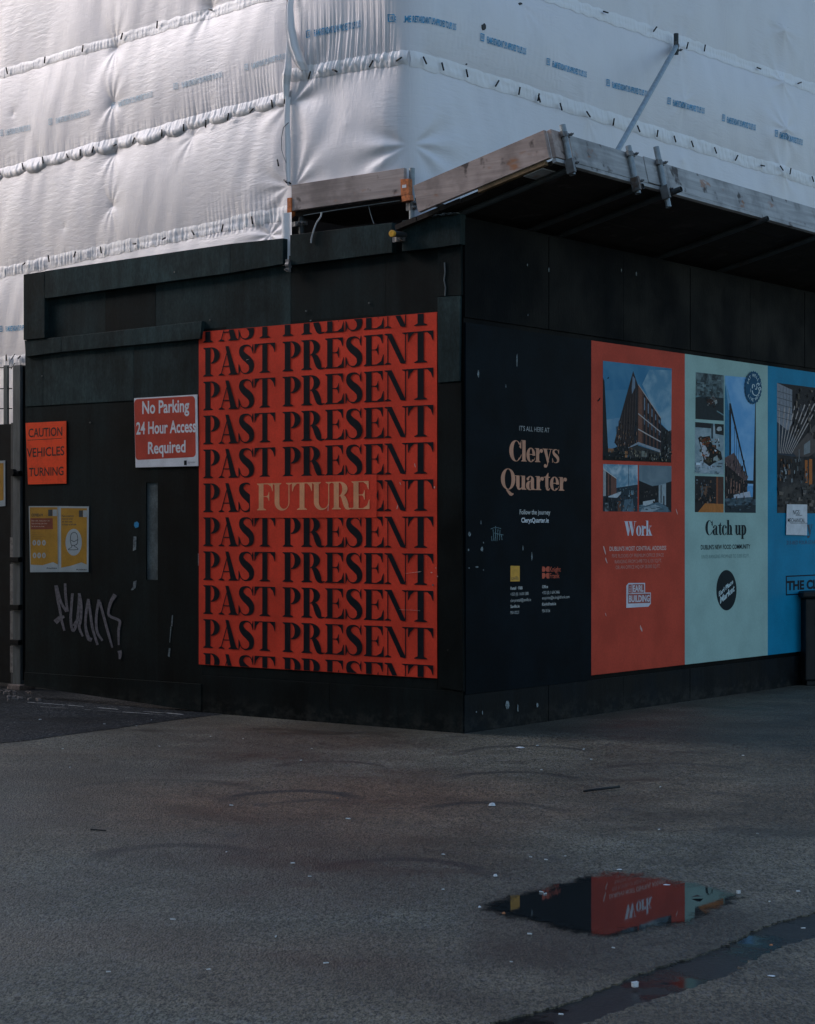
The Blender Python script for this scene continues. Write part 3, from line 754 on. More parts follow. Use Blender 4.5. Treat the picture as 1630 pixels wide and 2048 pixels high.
mb.build("scratches", M_tear, po)

# red parking sign
M_white = plain((.72, .72, .74), .4, .08, 8, .04, 80)
M_red = plain((.50, .060, .035), .4, .1, 6, .04, 80)
sg = panel("parking_sign", "red and white board reading No Parking 24 Hour Access Required, left of the orange poster", "sign", LW, [(268, 796.5), (394, 789), (396, 932), (271, 935)], .004, .012, M_white, bevel=.001)
def rrect(fc, x0, y0, x1, y1, x2, y2, x3, y3, r_=.12, n=5):
    q = [fc.uv(*p) for p in ((x0, y0), (x1, y1), (x2, y2), (x3, y3))]
    w = q[1][0] - q[0][0]; rad = w * r_; out = []
    for (u, z), (su, sz), a in ((q[3], (1, 1), 180), (q[2], (-1, 1), 270), (q[1], (-1, -1), 0), (q[0], (1, -1), 90)):
        for k in range(n + 1):
            t = math.radians(a + 90 * k / n); out.append((u + su * rad + rad * math.cos(t), z + sz * rad + rad * math.sin(t)))
    return out
mb = MB(); mb.flat = True; mb.fpoly(LW, rrect(LW, 270.5, 799, 392, 792, 393.5, 914, 273, 920, .05), .0128); mb.build("red_field", M_red, sg)
for s, x0, x1, y0, y1, h in (("No Parking", 284.5, 378.5, 827.5, 823, 25), ("24 Hour Access", 272.5, 392, 868.5, 863.5, 24), ("Required", 296, 371, 907.5, 904, 23.5)):
    txt(sg, M_white, LW, s, (x0, y0), (x1, y1), h, .0135, .022)
shape(sg, "logo", M_ink, LW, [(368, 921), (373.5, 920.7), (373.5, 930), (368, 930.3)], .0135)
txt(sg, plain((.25, .25, .28), .5), LW, "Signmaker", (375.5, 926.5), (391, 926), 4.2, .0135)

# fluorescent caution sheet
M_fluo = plain((.98, .068, .007), .5, .12, 7, .12, 40)
ca = panel("caution_sign", "fluorescent orange sheet reading CAUTION VEHICLES TURNING at the hoarding's left end", "sign", LW, [(51, 846), (132, 842), (132.5, 967), (56, 969)], .0, .006, M_fluo)
mi = plain((.05, .012, .01), .5)
for s, x0, x1, y0, y1, h in (("CAUTION", 57, 124.5, 874.5, 871, 17), ("VEHICLES", 53.5, 128.5, 914.5, 910, 17.5), ("TURNING", 58, 127, 952.5, 950, 16.5)):
    txt(ca, mi, LW, s, (x0, y0), (x1, y1), h, .0068, .014)
mb = MB(); mb.flat = True; mb.fpoly(LW, [LW.uv(*p) for p in ((56, 880), (124, 876.3), (124, 877.3), (56, 881))], .0068); mb.build("rule", mi, ca)

# two yellow notices
M_yel = plain((.42, .215, .018), .5, .12, 6, .08, 60); M_wp = plain((.36, .42, .44), .5, .1, 6); M_dk = plain((.035, .045, .05), .5)
S5 = 460 / 1624
def q5(*pts): return [(x * S5, 940 + y * S5) for x, y in pts]
n1 = panel("notice", "yellow health notice with brown text block and six white icons, left of the pair", "notice", LW, q5((203, 255), (410, 255), (413, 720), (213, 722)), -.002, .003, M_wp, "yellow notices on the gate")
shape(n1, "yellow_field", M_yel, LW, q5((210, 263), (405, 263), (409, 668), (375, 650), (300, 672), (217, 668)), .0036)
shape(n1, "text_block", plain((.22, .045, .02), .5), LW, q5((215, 340), (372, 340), (374, 418), (217, 420)), .0042)
shape(n1, "logo", M_dk, LW, q5((340, 280), (370, 280), (370, 325), (340, 325)), .0042); shape(n1, "logo", M_wp, LW, q5((372, 280), (402, 280), (402, 325), (372, 325)), .0042)
txt(n1, M_dk, LW, "COVID-19", (222 * S5, 940 + 328 * S5), (302 * S5, 940 + 328 * S5), 20 * S5, .0042, .03)
for k in range(3): txt(n1, plain((.6, .5, .4), .5), LW, "Stay safe, keep your distance"[: 24 + 2 * k], (222 * S5, 940 + (362 + 20 * k) * S5), ((350 - 18 * k) * S5, 940 + (362 + 20 * k) * S5), 9 * S5, .0048)
for k in range(4): txt(n1, plain((.25, .12, .03), .5), LW, "Wash your hands well and often", (225 * S5, 940 + (443 + 14 * k) * S5), ((285 + 18 * (k % 3)) * S5, 940 + (443 + 14 * k) * S5), 7 * S5, .0042)
for x, y in ((242, 514), (274, 514), (310, 514), (244, 603), (276, 603), (310, 603)):
    shape(n1, "icon", M_wp, LW, q5(*[(x + 13 * math.cos(a), y + 20 * math.sin(a)) for a in [k * .524 for k in range(12)]]), .0042)
    shape(n1, "symbol", M_yel, LW, q5(*[(x + 4 * math.cos(a), y + 11 * math.sin(a)) for a in [k * .785 for k in range(8)]]), .0048)
txt(n1, M_dk, LW, "Rialtas", (330 * S5, 940 + 698 * S5), (402 * S5, 940 + 697 * S5), 10 * S5, .0042, .02)
n2 = panel("notice", "yellow notice with a masked head drawn in a white oval, right of the pair", "notice", LW, q5((413, 255), (626, 257), (623, 720), (415, 720)), -.001, .0034, M_wp, "yellow notices on the gate")
shape(n2, "yellow_field", M_yel, LW, q5((430, 268), (614, 270), (612, 690), (612, 668), (575, 652), (500, 676), (432, 690)), .004)
shape(n2, "logo", M_dk, LW, q5((557, 285), (585, 285), (585, 332), (557, 332)), .0046); shape(n2, "logo", M_wp, LW, q5((587, 285), (613, 285), (613, 332), (587, 332)), .0046)
for k, (s, x1) in enumerate((("Face coverings", 522), ("must be worn", 515), ("on this site", 510), ("to keep us all safe", 540))):
    txt(n2, M_dk, LW, s, (437 * S5, 940 + (330 + 20 * k) * S5), (x1 * S5, 940 + (330 + 20 * k) * S5), 12 * S5, .0046, .02)
shape(n2, "oval", M_wp, LW, q5(*[(520 + 58 * math.cos(a), 510 + 95 * math.sin(a)) for a in [k * .2618 for k in range(24)]]), .0046)
mb = MB()
for L in ([(506, 530), (500, 495), (505, 455), (525, 440), (545, 452), (552, 485), (548, 520), (535, 530)], [(505, 495), (525, 505), (550, 492)], [(506, 530), (530, 532), (548, 520)], [(510, 530), (508, 545), (485, 562), (550, 562), (545, 548), (530, 540), (530, 530)]):
    stroke(mb, LW, [(x * S5, 940 + y * S5) for x, y in L], 1.3, .0052)
mb.build("drawing", M_dk, n2)
txt(n2, M_dk, LW, "Rialtas", (540 * S5, 940 + 708 * S5), (612 * S5, 940 + 707 * S5), 10 * S5, .0046, .02)

# ------------------------------------------------------------------ advertising panels on the right hoarding
GR = 1.5
O = .014
zA, zZ = RW.uv(1180, 681)[1], RW.uv(1180, 1350.5)[1]
U4 = [.012, RW.u(1180), RW.u(1367), RW.u(1533)]
U4.append(U4[3] + (U4[3] - U4[2]) * 1.0)
def adv(i, label, m, z0=None):
    t = thing("advertising_panel", RW.pt((U4[i] + U4[i + 1]) / 2, z0 or zZ, O), label, "panel")
    mb = MB(); mb.fprism(RW, [(U4[i] + .0005, z0 or zZ), (U4[i + 1] - .0005, z0 or zZ), (U4[i + 1] - .0005, zA), (U4[i] + .0005, zA)], .0, O); mb.build("backing", m, t)
    return t
A1 = adv(0, "dark navy panel with pale orange serif lettering at the hoarding corner", plain((.0022, .0056, .0092), .5, .3, 2.5, .1, 60, spec=.03), zn0)
A2 = adv(1, "brick red panel headed Work with a picture of a tall brick building", plain((.52, .066, .038), .5, .12, 2.5, .08, 60, spec=.05))
A3 = adv(2, "pale mint green panel headed Catch up with four pictures and a round blue badge", plain((.33, .49, .45), .5, .08, 2.5, .08, 60, spec=.08))
A4 = adv(3, "bright blue panel partly hidden by a white paper notice", plain((.008, .22, .38), .5, .1, 2.5, .08, 60, spec=.05))
o1 = O + .001
def rt(p, m, s, x0, y0, x1, y1, h, bold=0.0, off=o1): return txt(p, m, RW, s, (x0, y0), (x1, y1), h, off, bold)
def rw(p, m, s, x0, y0, x1, y1, h, cap=1.0, **k):
    mb = MB(); fit_word(mb, RW, s, (x0, y0), (x1, y1), h, o1, cap=cap, **k); return mb.build("lettering", m, p)
def zl(px, y, px1): return RW.uv(px, y)[1]
def yat(x0, y0, x1):                                    # same height on the wall, at another picture column
    u = RW.u(x1); z = RW.uv(x0, y0)[1]; p = RW.pt(u, z); return HY - (p.z - H) / p.y * F
M_peach = plain((.58, .26, .155), .5, .1, 8); M_pale = plain((.50, .50, .48), .5, .1, 8); M_pale2 = plain((.70, .72, .74), .5, .1, 8)
rt(A1, plain((.30, .31, .31), .5), "IT'S ALL HERE AT", 1038.6, 861.0, 1098.8, yat(1038.6, 861, 1098.8), 9.5)
rw(A1, M_peach, "Clerys", 1018.6, 921.5, 1118.2, yat(1018.6, 921.5, 1118.2), 41)
rw(A1, M_peach, "Quarter", 1001.8, 978, 1133.4, yat(1001.8, 978, 1133.4), 41)
rt(A1, M_pale, "Follow the journey", 1039.3, 1028.5, 1100.5, yat(1039, 1028.5, 1100), 9.5, .012)
rt(A1, M_pale2, "ClerysQuarter.ie", 1042.7, 1044.8, 1097.5, yat(1042, 1044.8, 1097), 9.5, .02)
M_lg = plain((.62, .31, .03), .5, .15, 10)
shape(A1, "logo", M_lg, RW, [(1021, 1131.5), (1039.5, 1131.8), (1039.5, 1162.6), (1021, 1163)], o1, "small yellow square logo")
rt(A1, M_dk, "savills", 1022.5, 1159.5, 1037, 1159.4, 7, 0, o1 + .0006)
M_lr = plain((.50, .07, .03), .5)
for (xa, xb) in ((1084.2, 1091), (1098.4, 1091.6)):
    for (ya, yb) in ((1133, 1143.5), (1157, 1146)):
        shape(A1, "logo", M_lr, RW, [(xa, ya), (xa + (xb - xa) * .6, ya), (xb, ya + (yb - ya) * .35), (xb, ya + (yb - ya) * .75), (xa + (xb - xa) * .7, yb), (xa, yb)], o1)
rt(A1, M_lr, "Knight", 1099.4, 1143.5, 1121.5, 1143.3, 10, .005); rt(A1, M_lr, "Frank", 1099.4, 1156.5, 1119, 1156.2, 10, .005)
for s, x0, x1, y, b in (("Retail · F&B", 1021, 1045, 1179.5, .02), ("+353 (0) 1 618 1300", 1021, 1057, 1191.5, 0), ("clerysretail@savills.ie", 1021, 1062, 1204, 0), ("Savills.ie", 1021, 1039, 1216, .02), ("PSRA 002233", 1021, 1038, 1228.5, -.005)):
    rt(A1, M_pale, s, x0, y, x1, yat(x0, y, x1), 6.0, b)
for s, x0, x1, y, b in (("Office", 1084.3, 1096, 1176.5, .02), ("+353 (0) 1 634 2466", 1084.3, 1119, 1188.5, 0), ("enquiries@ie.knightfrank.com", 1084.3, 1139, 1199, 0), ("KnightFrank.ie", 1084.3, 1112, 1211.5, .02), ("PSRA 001266", 1084.3, 1100, 1225, -.005)):
    rt(A1, M_pale, s, x0, y, x1, yat(x0, y, x1), 6.0, b)
mb = MB()
for L in ([(980, 1072), (981, 1082)], [(983, 1058), (985, 1082)], [(988, 1052), (988, 1082)], [(993, 1058), (991, 1082)], [(997, 1060), (996, 1080)], [(978, 1058), (988, 1055), (999, 1057)], [(985, 1066), (1004, 1070)], [(1000, 1070), (1001, 1080)]):
    stroke(mb, RW, L, 1.1, o1)
mb.build("graffiti", plain((.10, .17, .19), .6, .4, 60), A1, "small pale scribble")

def pic(parent, fc, quad, base, shapes, g, name="picture", off=o1, label=None):
    """a printed picture: unit-square shapes inside a quad given as TL TR BR BL pixels; pieces stacked 0.1 mm apart"""
    TL, TR, BR, BL_ = [fc.uv(*p, off) for p in quad]
    def q(x, y): return tuple((TL[i] * (1 - x) + TR[i] * x) * (1 - y) + (BL_[i] * (1 - x) + BR[i] * x) * y for i in (0, 1))
    mb = MB(); mb.flat = True; mats = []; idx = []
    for k, (rgb, P) in enumerate([(base, [(0, 0), (1, 0), (1, 1), (0, 1)])] + shapes):
        mb.fpoly(fc, [q(*p) for p in P], off + .00006 * k)
        m = art(rgb, g, var=.12, scale=30, bump=.03) if not isinstance(rgb[0], tuple) else mottled(rgb[0], rgb[1], g, rgb[2] if len(rgb) > 2 else 3)
        if m not in mats: mats.append(m)
        idx.append(mats.index(m))
    o = mb.build(name, mats[0], parent, label)
    for m in mats[1:]: o.data.materials.append(m)
    o.data.polygons.foreach_set("material_index", idx)
    return o
def clutter(x0, y0, x1, y1, n, cols, w=.03, h=.03, seed=1):
    q = random.Random(seed); out = []
    for _ in range(int(n * 1.7)):
        x, y = q.uniform(x0, x1), q.uniform(y0, y1); a, b = w * q.uniform(.2, .75) / 2, h * q.uniform(.2, .75) / 2; c_ = q.choice(cols); f = q.uniform(.6, 1.25)
        out.append((tuple(min(255, v * f) for v in c_), [(max(0, x - a), max(0, y - b)), (min(1, x + a), max(0, y - b * q.uniform(.5, 1.3))), (min(1, x + a * q.uniform(.6, 1)), min(1, y + b)), (max(0, x - a), min(1, y + b))]))
    return out
def mottled(c0, c1, g, scale):
    a, b = [tuple(min(.8, x * g) for x in lin(c)) for c in (c0, c1)]
    key = ('mottled', c0, c1, scale)
    if key not in MATS:
        t = NT("printed_picture"); n = t.noise(scale, 5, .6, t.map((1, 1, 1.3), 0), .4)
        MATS[key] = t.out(Base_Color=t.mix(t.ramp(n, .36, .66), a, b), Roughness=.5, Specular_IOR_Level=.06)
    return MATS[key]
def bx(x0, y0, x1, y1): return [(x0, y0), (x1, y0), (x1, y1), (x0, y1)]
r = random.Random(21)
# tall corner building under a blue sky
sh = [(((44, 98, 128), (64, 112, 138), 2.5), bx(0, 0, 1, 1)), (((58, 106, 132), (74, 116, 138), 2.5), [(0, .3), (1, .2), (1, 1), (0, 1)]), (((76, 116, 138), (122, 146, 158), 3.5), [(.56, .2), (.66, .04), (1, .02), (1, .7), (.86, .6), (.7, .4)]), (((84, 118, 140), (104, 132, 148), 3), [(.0, .6), (.3, .55), (.3, .95), (0, .95)]),
      ((26, 24, 26), [(0, .17), (.02, .2), (.075, .9), (.075, 1), (0, 1)]),
      ((40, 33, 34), [(.425, .07), (.50, .22), (.5, .88), (.33, .95), (.16, .82), (.24, .57)]), ((74, 50, 44), [(.50, .20), (.84, .53), (.84, .89), (.5, .82)]), ((100, 66, 54), [(.505, .21), (.555, .27), (.555, .82), (.505, .82)]),
      ((95, 108, 122), [(.42, .12), (.455, .15), (.455, .24), (.41, .31), (.405, .25)]), ((26, 32, 40), [(.455, .2), (.48, .22), (.475, .84), (.445, .86)])]
for k in range(5):
    x = .58 + k * .055; sh.append(((24, 27, 33), [(x, .28 + k * .057), (x + .032, .31 + k * .057), (x + .03, .84 + k * .008), (x, .835 + k * .008)]))
    sh.append(((98, 108, 120), [(x + .006, .33 + k * .055), (x + .022, .345 + k * .055), (x + .022, .47 + k * .032), (x + .006, .46 + k * .032)]))
    sh.append(((74, 82, 92), [(x + .006, .51 + k * .04), (x + .022, .52 + k * .04), (x + .022, .62 + k * .026), (x + .006, .61 + k * .026)]))
for y0, y1 in ((.20, .53), (.50, .68), (.66, .78), (.81, .885)): sh.append(((150, 140, 136), [(.5, y0), (.84, y1), (.84, y1 + .013), (.5, y0 + .013)]))
for k in range(7):
    x = .2 + k * .04; sh.append(((62, 52, 50), [(x, .86 - k * .035), (x + .012, .85 - k * .035), (x + .03, .58 - k * .06), (x + .02, .60 - k * .06)]))
sh += [((118, 126, 134), [(.5, .80), (.83, .87), (.83, .885), (.5, .825), (.36, .87), (.36, .86)]), ((22, 26, 30), [(.0, .92), (.2, .86), (.35, .84), (.35, 1), (0, 1)]), ((46, 46, 46), [(.36, .88), (.5, .835), (.83, .9), (.83, 1), (.36, 1)]), ((102, 104, 98), bx(.55, .89, .63, .95)), ((150, 140, 120), bx(.46, .93, .5, .95)), ((140, 95, 62), bx(.31, .9, .345, .98)),
       ((30, 32, 36), [(.84, .6), (.95, .67), (1, .66), (1, 1), (.84, 1)]), ((120, 84, 60), bx(.07, .88, .15, .92)), ((14, 18, 20), bx(0, .965, 1, 1))]
for k in range(6): sh.append(((16, 19, 22), bx(.66 + k * .05, .91, .685 + k * .05, .985)))
sh += clutter(.02, .0, .98, .5, 0, [(1, 1, 1)]) + clutter(.18, .6, .48, .9, 40, [(90, 84, 84), (26, 24, 28), (110, 80, 62)], .02, .05, 3) + clutter(.36, .885, .98, .98, 34, [(120, 112, 96), (20, 24, 28), (60, 64, 66)], .03, .04, 4) + clutter(.85, .66, .99, .95, 22, [(70, 60, 56), (18, 20, 24), (96, 98, 96)], .03, .035, 5) + clutter(.03, .9, .34, .98, 16, [(26, 34, 30), (60, 52, 44), (90, 92, 90)], .03, .03, 6)
pic(A2, RW, [(1206, 721.5), (1343.5, 737), (1342, 925), (1205.5, 920)], (30, 86, 116), sh, GR, label="printed picture of a tall brick corner building under a blue sky")
# street with a mast
sh = [(((80, 116, 134), (152, 164, 170), 7), [(.0, .0), (1, 0), (1, .5), (0, .6)]), ((34, 46, 54), [(.35, .5), (1, .42), (1, 1), (.35, 1)]), ((70, 88, 98), [(.62, .75), (.85, .72), (.9, 1), (.55, 1)]), ((96, 116, 126), bx(.75, .55, .88, .64)), ((34, 58, 74), bx(.725, 0, .74, .5)),
      ((92, 62, 54), [(0, .1), (.38, .3), (.38, .65), (0, .75)]), ((128, 128, 128), [(0, .1), (.08, .14), (.08, .7), (0, .7)]), ((34, 30, 32), [(.08, .14), (.13, .16), (.13, .7), (.08, .7)]), ((40, 34, 34), [(.17, .18), (.22, .2), (.22, .7), (.17, .7)]), ((160, 158, 154), [(0, .09), (.38, .29), (.38, .31), (0, .115)]), ((30, 36, 42), [(0, .68), (.55, .62), (.42, .72), (.4, 1), (0, 1)]), ((150, 156, 160), [(.15, .68), (.52, .57), (.53, .6), (.4, .71), (.15, .7)]), ((96, 104, 106), [(.05, .82), (.15, .82), (.15, 1), (.05, 1)]), ((92, 58, 46), bx(.42, .78, .5, 1))]
sh += clutter(.38, .5, .98, .98, 40, [(70, 86, 94), (24, 32, 38), (110, 120, 124), (96, 70, 56)], .05, .07, 7) + clutter(.05, .73, .4, .98, 16, [(44, 48, 52), (18, 22, 26), (80, 78, 76)], .06, .09, 9)
pic(A2, RW, [(1206.3, 928), (1275.4, 930), (1275.2, 1023.2), (1206, 1022.8)], (74, 112, 132), sh, GR, label="printed picture of a wet street with a mast")
# lobby
sh = [(((84, 100, 108), (100, 114, 120), 5), [(0, 0), (1, 0), (1, .34), (.65, .42), (.4, .44), (0, .33)]), ((22, 24, 28), [(0, .33), (.4, .45), (.6, .42), (.6, .8), (0, .86)]), ((124, 134, 138), [(.6, .42), (.83, .38), (.83, .85), (.6, .8)]), ((24, 26, 30), [(.83, .37), (1, .33), (1, 1), (.83, .88)]), ((40, 44, 48), bx(.66, .42, .69, .8)), ((40, 44, 48), bx(.74, .65, .78, .85)), ((72, 92, 102), [(.0, .86), (.6, .79), (.9, .9), (.9, 1), (0, 1)]), ((150, 156, 158), [(.12, .78), (.48, .73), (.48, .79), (.22, .87), (.12, .86)]), ((120, 132, 138), [(.1, .92), (.5, .84), (.7, .9), (.4, 1), (.05, 1)])]
sh += clutter(.02, .45, .58, .8, 18, [(34, 36, 40), (14, 16, 18), (60, 56, 54)], .07, .09, 10) + clutter(.0, .86, .95, .98, 12, [(90, 108, 116), (60, 78, 88)], .2, .03, 11)
pic(A2, RW, [(1278, 930.3), (1343, 932), (1342.8, 1024.4), (1277.8, 1023.4)], (60, 70, 78), sh, GR, label="printed picture of a pale lobby with a white desk")
M_lav = plain((.62, .60, .66), .5, .08, 8)
rw(A2, M_lav, "Work", 1248.4, 1071.5, 1304.2, yat(1248, 1071.5, 1304), 29)
M_pink = plain((.62, .40, .36), .5, .08, 8); M_pink2 = plain((.50, .24, .20), .5, .1, 8)
rt(A2, M_pink, "DUBLIN'S MOST CENTRAL ADDRESS", 1219, 1101.8, 1332.5, yat(1219, 1101.8, 1332.5), 8.5, .022)
rt(A2, M_pink2, "FIVE FLOORS OF PREMIUM OFFICE SPACE", 1224, 1115.5, 1327.3, yat(1224, 1115.5, 1327), 7)
rt(A2, M_pink2, "RANGING FROM 3,498 TO 6,135 SQ.FT.", 1229.6, 1127, 1323.4, yat(1229.6, 1127, 1323.4), 7)
rt(A2, M_pink2, "OR AN OFFICE HQ OF 28,000 SQ.FT.", 1231.4, 1138.3, 1320.4, yat(1231.4, 1138.3, 1320.4), 7)
S8 = 1 / 3.304
def q8(*p): return [(1160 + x * S8, 660 + y * S8) for x, y in p]
shape(A2, "logo", M_lav, RW, q8((306, 1690), (320, 1672), (430, 1671), (430, 1735), (468, 1735), (468, 1808), (452, 1828), (306, 1836)), o1)
mr = plain((.33, .055, .04), .5)
for P in (((346, 1680), (424, 1679), (424, 1735), (346, 1737)), ((320, 1682), (342, 1681), (342, 1740), (320, 1741)), ((318, 1745), (464, 1741), (464, 1803), (318, 1808))): shape(A2, "logo", mr, RW, q8(*P), o1 + .0006)
rt(A2, M_lav, "EARL", 1160 + 350 * S8, 660 + 1729 * S8, 1160 + 420 * S8, 660 + 1727 * S8, 42 * S8, .03, o1 + .0012)
rt(A2, M_lav, "BUILDING", 1160 + 323 * S8, 660 + 1797 * S8, 1160 + 461 * S8, 660 + 1793 * S8, 43 * S8, .03, o1 + .0012)
for k, ch in enumerate("THE"): rt(A2, M_lav, ch, 1160 + 326 * S8, 660 + (1702 + 15 * k) * S8, 1160 + 336 * S8, 660 + (1702 + 15 * k) * S8, 10 * S8, .02, o1 + .0012)
mb = MB(); r = random.Random(5)
for x, y, w, h, m_ in ((115, 462, 5, 14, 0), (176, 317, 3, 8, 0)):
    mb.fprism(RW, [RW.uv(*q8((x + w * math.cos(a) * r.uniform(.5, 1.2) + h * .5 * math.sin(a), y - h * math.sin(a) * r.uniform(.6, 1.1)))[0]) for a in [k * .785 for k in range(8)]], O, o1 + .004)
mb.build("holes", M_ink, A2)
mb = MB()
for x, y, w, h in ((152, 1450, 4, 34), (165, 1525, 4, 22), (630, 1200, 2.5, 20), (158, 845, 9, 8), (395, 1975, 6, 24), (160, 1880, 2, 12)):
    mb.fprism(RW, [RW.uv(*q8((x + w * math.cos(a) * r.uniform(.5, 1.2) + h * .25 * math.sin(a), y + h * math.sin(a) * r.uniform(.6, 1.1)))[0]) for a in [k * .785 for k in range(8)]], O, o1 + .0012)
mb.build("scratches", M_pink, A2)

# mint panel
S9 = 1 / 2.768
def q9(*p): return [(1350 + x * S9, 680 + y * S9) for x, y in p]
def bl(x, y, a, b, n=9): return [(x + a * math.cos(k * 2 * math.pi / n) * r.uniform(.6, 1.2), y + b * math.sin(k * 2 * math.pi / n) * r.uniform(.6, 1.2)) for k in range(n)]
sh = [(((34, 44, 48), (92, 108, 110), 9), bx(.0, .0, 1, .5)), ((28, 36, 40), [(0, .55), (1, .5), (1, 1), (0, 1)]), ((88, 92, 92), bl(.6, .55, .1, .1)), ((50, 34, 30), bl(.52, .6, .14, .07)), ((120, 124, 122), bl(.72, .6, .05, .07)), ((84, 110, 114), [(0, .5), (.2, .48), (.2, .5), (0, .54)]), ((84, 108, 112), [(.75, .78), (1, .86), (1, .89), (.75, .81)])]
sh += clutter(.1, .1, .9, .5, 22, [(66, 82, 86), (44, 56, 60), (86, 100, 102)], .2, .1, 12) + clutter(.35, .5, .8, .72, 22, [(120, 116, 112), (60, 40, 34), (30, 34, 38)], .07, .05, 13)
pic(A3, RW, q9((115, 178), (270, 195), (270, 448), (113, 437)), (34, 44, 48), sh, GR, label="dark printed picture of a steaming pan")
sh = [(((104, 122, 128), (136, 148, 152), 6), bx(0, .05, 1, 1)), (((130, 142, 148), (156, 162, 168), 5), bl(.35, .85, .34, .14, 12)), ((26, 30, 34), bx(.0, 0, .55, .1)), ((40, 50, 54), [(.55, 0), (.62, 0), (.62, .3), (.56, .3)]), ((22, 26, 28), [(.68, .0), (1, 0), (1, .22), (.7, .2)]), ((140, 146, 146), bl(.85, .1, .12, .06)), ((20, 20, 22), [(.1, .3), (.5, .25), (.62, .45), (.9, .55), (.95, .7), (.65, .78), (.5, .85), (.32, .78)]), ((150, 150, 154), [(.16, .38), (.3, .4), (.5, .6), (.48, .72), (.34, .72)]), ((86, 44, 26), bl(.38, .36, .16, .09)), ((60, 52, 42), bl(.45, .72, .1, .08)), ((130, 138, 136), bl(.72, .7, .13, .06)), ((34, 24, 20), bl(.2, .3, .07, .04))]
sh += clutter(.15, .3, .85, .76, 46, [(40, 30, 26), (120, 70, 44), (150, 150, 152), (24, 26, 28), (80, 84, 66)], .09, .07, 14) + clutter(.05, .78, .9, .98, 10, [(140, 150, 158), (112, 128, 136)], .25, .08, 15)
pic(A3, RW, q9((112, 454), (270, 467), (270, 745), (110, 738)), (104, 124, 130), sh, GR, label="printed picture of food served on a pale plate")
sh = [((64, 42, 36), [(.75, 0), (1, 0), (1, .75), (.75, .75)]), ((110, 62, 40), bx(.74, .0, .8, .8)), ((150, 92, 46), [(.1, 1), (.35, .75), (1, .76), (1, 1)]), ((92, 66, 52), bl(.36, .4, .08, .2)), ((70, 76, 80), bl(.24, .4, .05, .2)), ((120, 84, 62), bl(.55, .62, .06, .1)), ((18, 20, 24), bl(.6, .5, .1, .2)), ((16, 18, 22), bl(.42, .6, .06, .12))]
sh += clutter(.05, .1, .72, .75, 40, [(60, 56, 56), (20, 20, 24), (110, 84, 68), (76, 84, 90)], .08, .1, 16)
pic(A3, RW, q9((111, 752), (269, 757), (269, 955), (110, 953)), (28, 28, 32), sh, GR, label="printed picture of people at a wooden table")
sh = [(((84, 136, 176), (116, 156, 186), 2.5), [(0, 0), (1, 0), (1, .8), (0, .8)]), ((40, 100, 128), [(0, .06), (.15, .2), (.17, 1), (0, 1)]), ((90, 132, 158), [(.0, .02), (.2, .2), (.24, .25), (.12, .25)]), ((16, 20, 28), [(.14, .2), (.19, .2), (.72, .72), (.72, .76), (.2, .27), (.2, 1), (.14, 1)]), ((80, 62, 62), [(0, .6), (.3, .56), (.72, .74), (.72, .86), (0, .9)]), ((26, 24, 28), [(0, .64), (.72, .78), (.72, .88), (.0, .9)]), ((150, 154, 162), [(.28, .87), (.8, .84), (.85, .9), (.3, .91)]), (((44, 60, 68), (76, 92, 100), 8), [(0, .9), (1, .88), (1, 1), (0, 1)]), ((30, 40, 46), [(0, .95), (1, .94), (1, 1), (0, 1)]), ((14, 18, 24), [(.99, .1), (1, .1), (1, .9), (.9, .9), (.94, .55)]), ((20, 26, 32), bx(.64, .76, .98, .785))]
for k in range(6): x = .30 + k * .07; sh.append(((20, 30, 42), [(x, .33 + k * .065), (x + .012, .345 + k * .065), (x + .012, .66 + k * .015), (x, .66 + k * .015)]))
for k in range(4): x = .18 + k * .09; sh.append(((120, 86, 74), bx(x, .75 + k * .012, x + .035, .86)))
sh += clutter(.02, .62, .72, .9, 46, [(90, 72, 66), (28, 26, 30), (120, 104, 96), (50, 46, 50)], .05, .045, 17) + clutter(.0, .9, .9, .98, 14, [(70, 84, 92), (36, 46, 54)], .2, .02, 18)
pic(A3, RW, q9((276, 197), (447, 212), (447, 957), (275, 955)), (84, 136, 176), sh, GR, label="printed picture of a narrow street beside a glass facade")
M_badge = plain((.006, .075, .15), .5, .12, 8, spec=.05)
n = 48
shape(A3, "badge", M_badge, RW, q9(*[(434 + 46 * (1 + .035 * (-1) ** k) * math.cos(2 * math.pi * k / n), 263 + 90 * (1 + .035 * (-1) ** k) * math.sin(2 * math.pi * k / n)) for k in range(n)]), o1 + .0110, "round scalloped blue badge")
M_pb = plain((.50, .62, .64), .5)
mb = MB()
def arctext(mb, s, c, rx, ry, a0, a1, h, off, flip=False):
    for k, ch in enumerate(s):
        if ch == ' ': continue
        a = math.radians(a0 + (a1 - a0) * (k + .5) / len(s)); V, Fs = text_mesh(ch, .02)
        mid = (V[:, 0].min() + V[:, 0].max()) / 2
        vs = []
        for x, y in V:
            x, y = (x - mid) * h, (y - .36) * h
            if flip: x, y = -x, -y
            tx, ty = -math.sin(a), math.cos(a)
            X = c[0] + rx * math.cos(a) + (-tx * x + math.cos(a) * y) * rx / ry; Y = c[1] - ry * math.sin(a) - (-ty * x + math.sin(a) * y)
            vs.append(RW.pt(*RW.uv(*q9((X, Y))[0], off), off))
        mb.flat = True; mb.add(vs, Fs)
badge = bpy.data.objects["badge"]
arctext(mb, "EAT WELL", (434, 263), 34, 68, 165, 30, 24, o1 + .0117)
arctext(mb, "LIVE WELL", (434, 263), 34, 68, 215, 345, 24, o1 + .0117, True)
mb.build("lettering", M_pb, badge)
mb = MB()
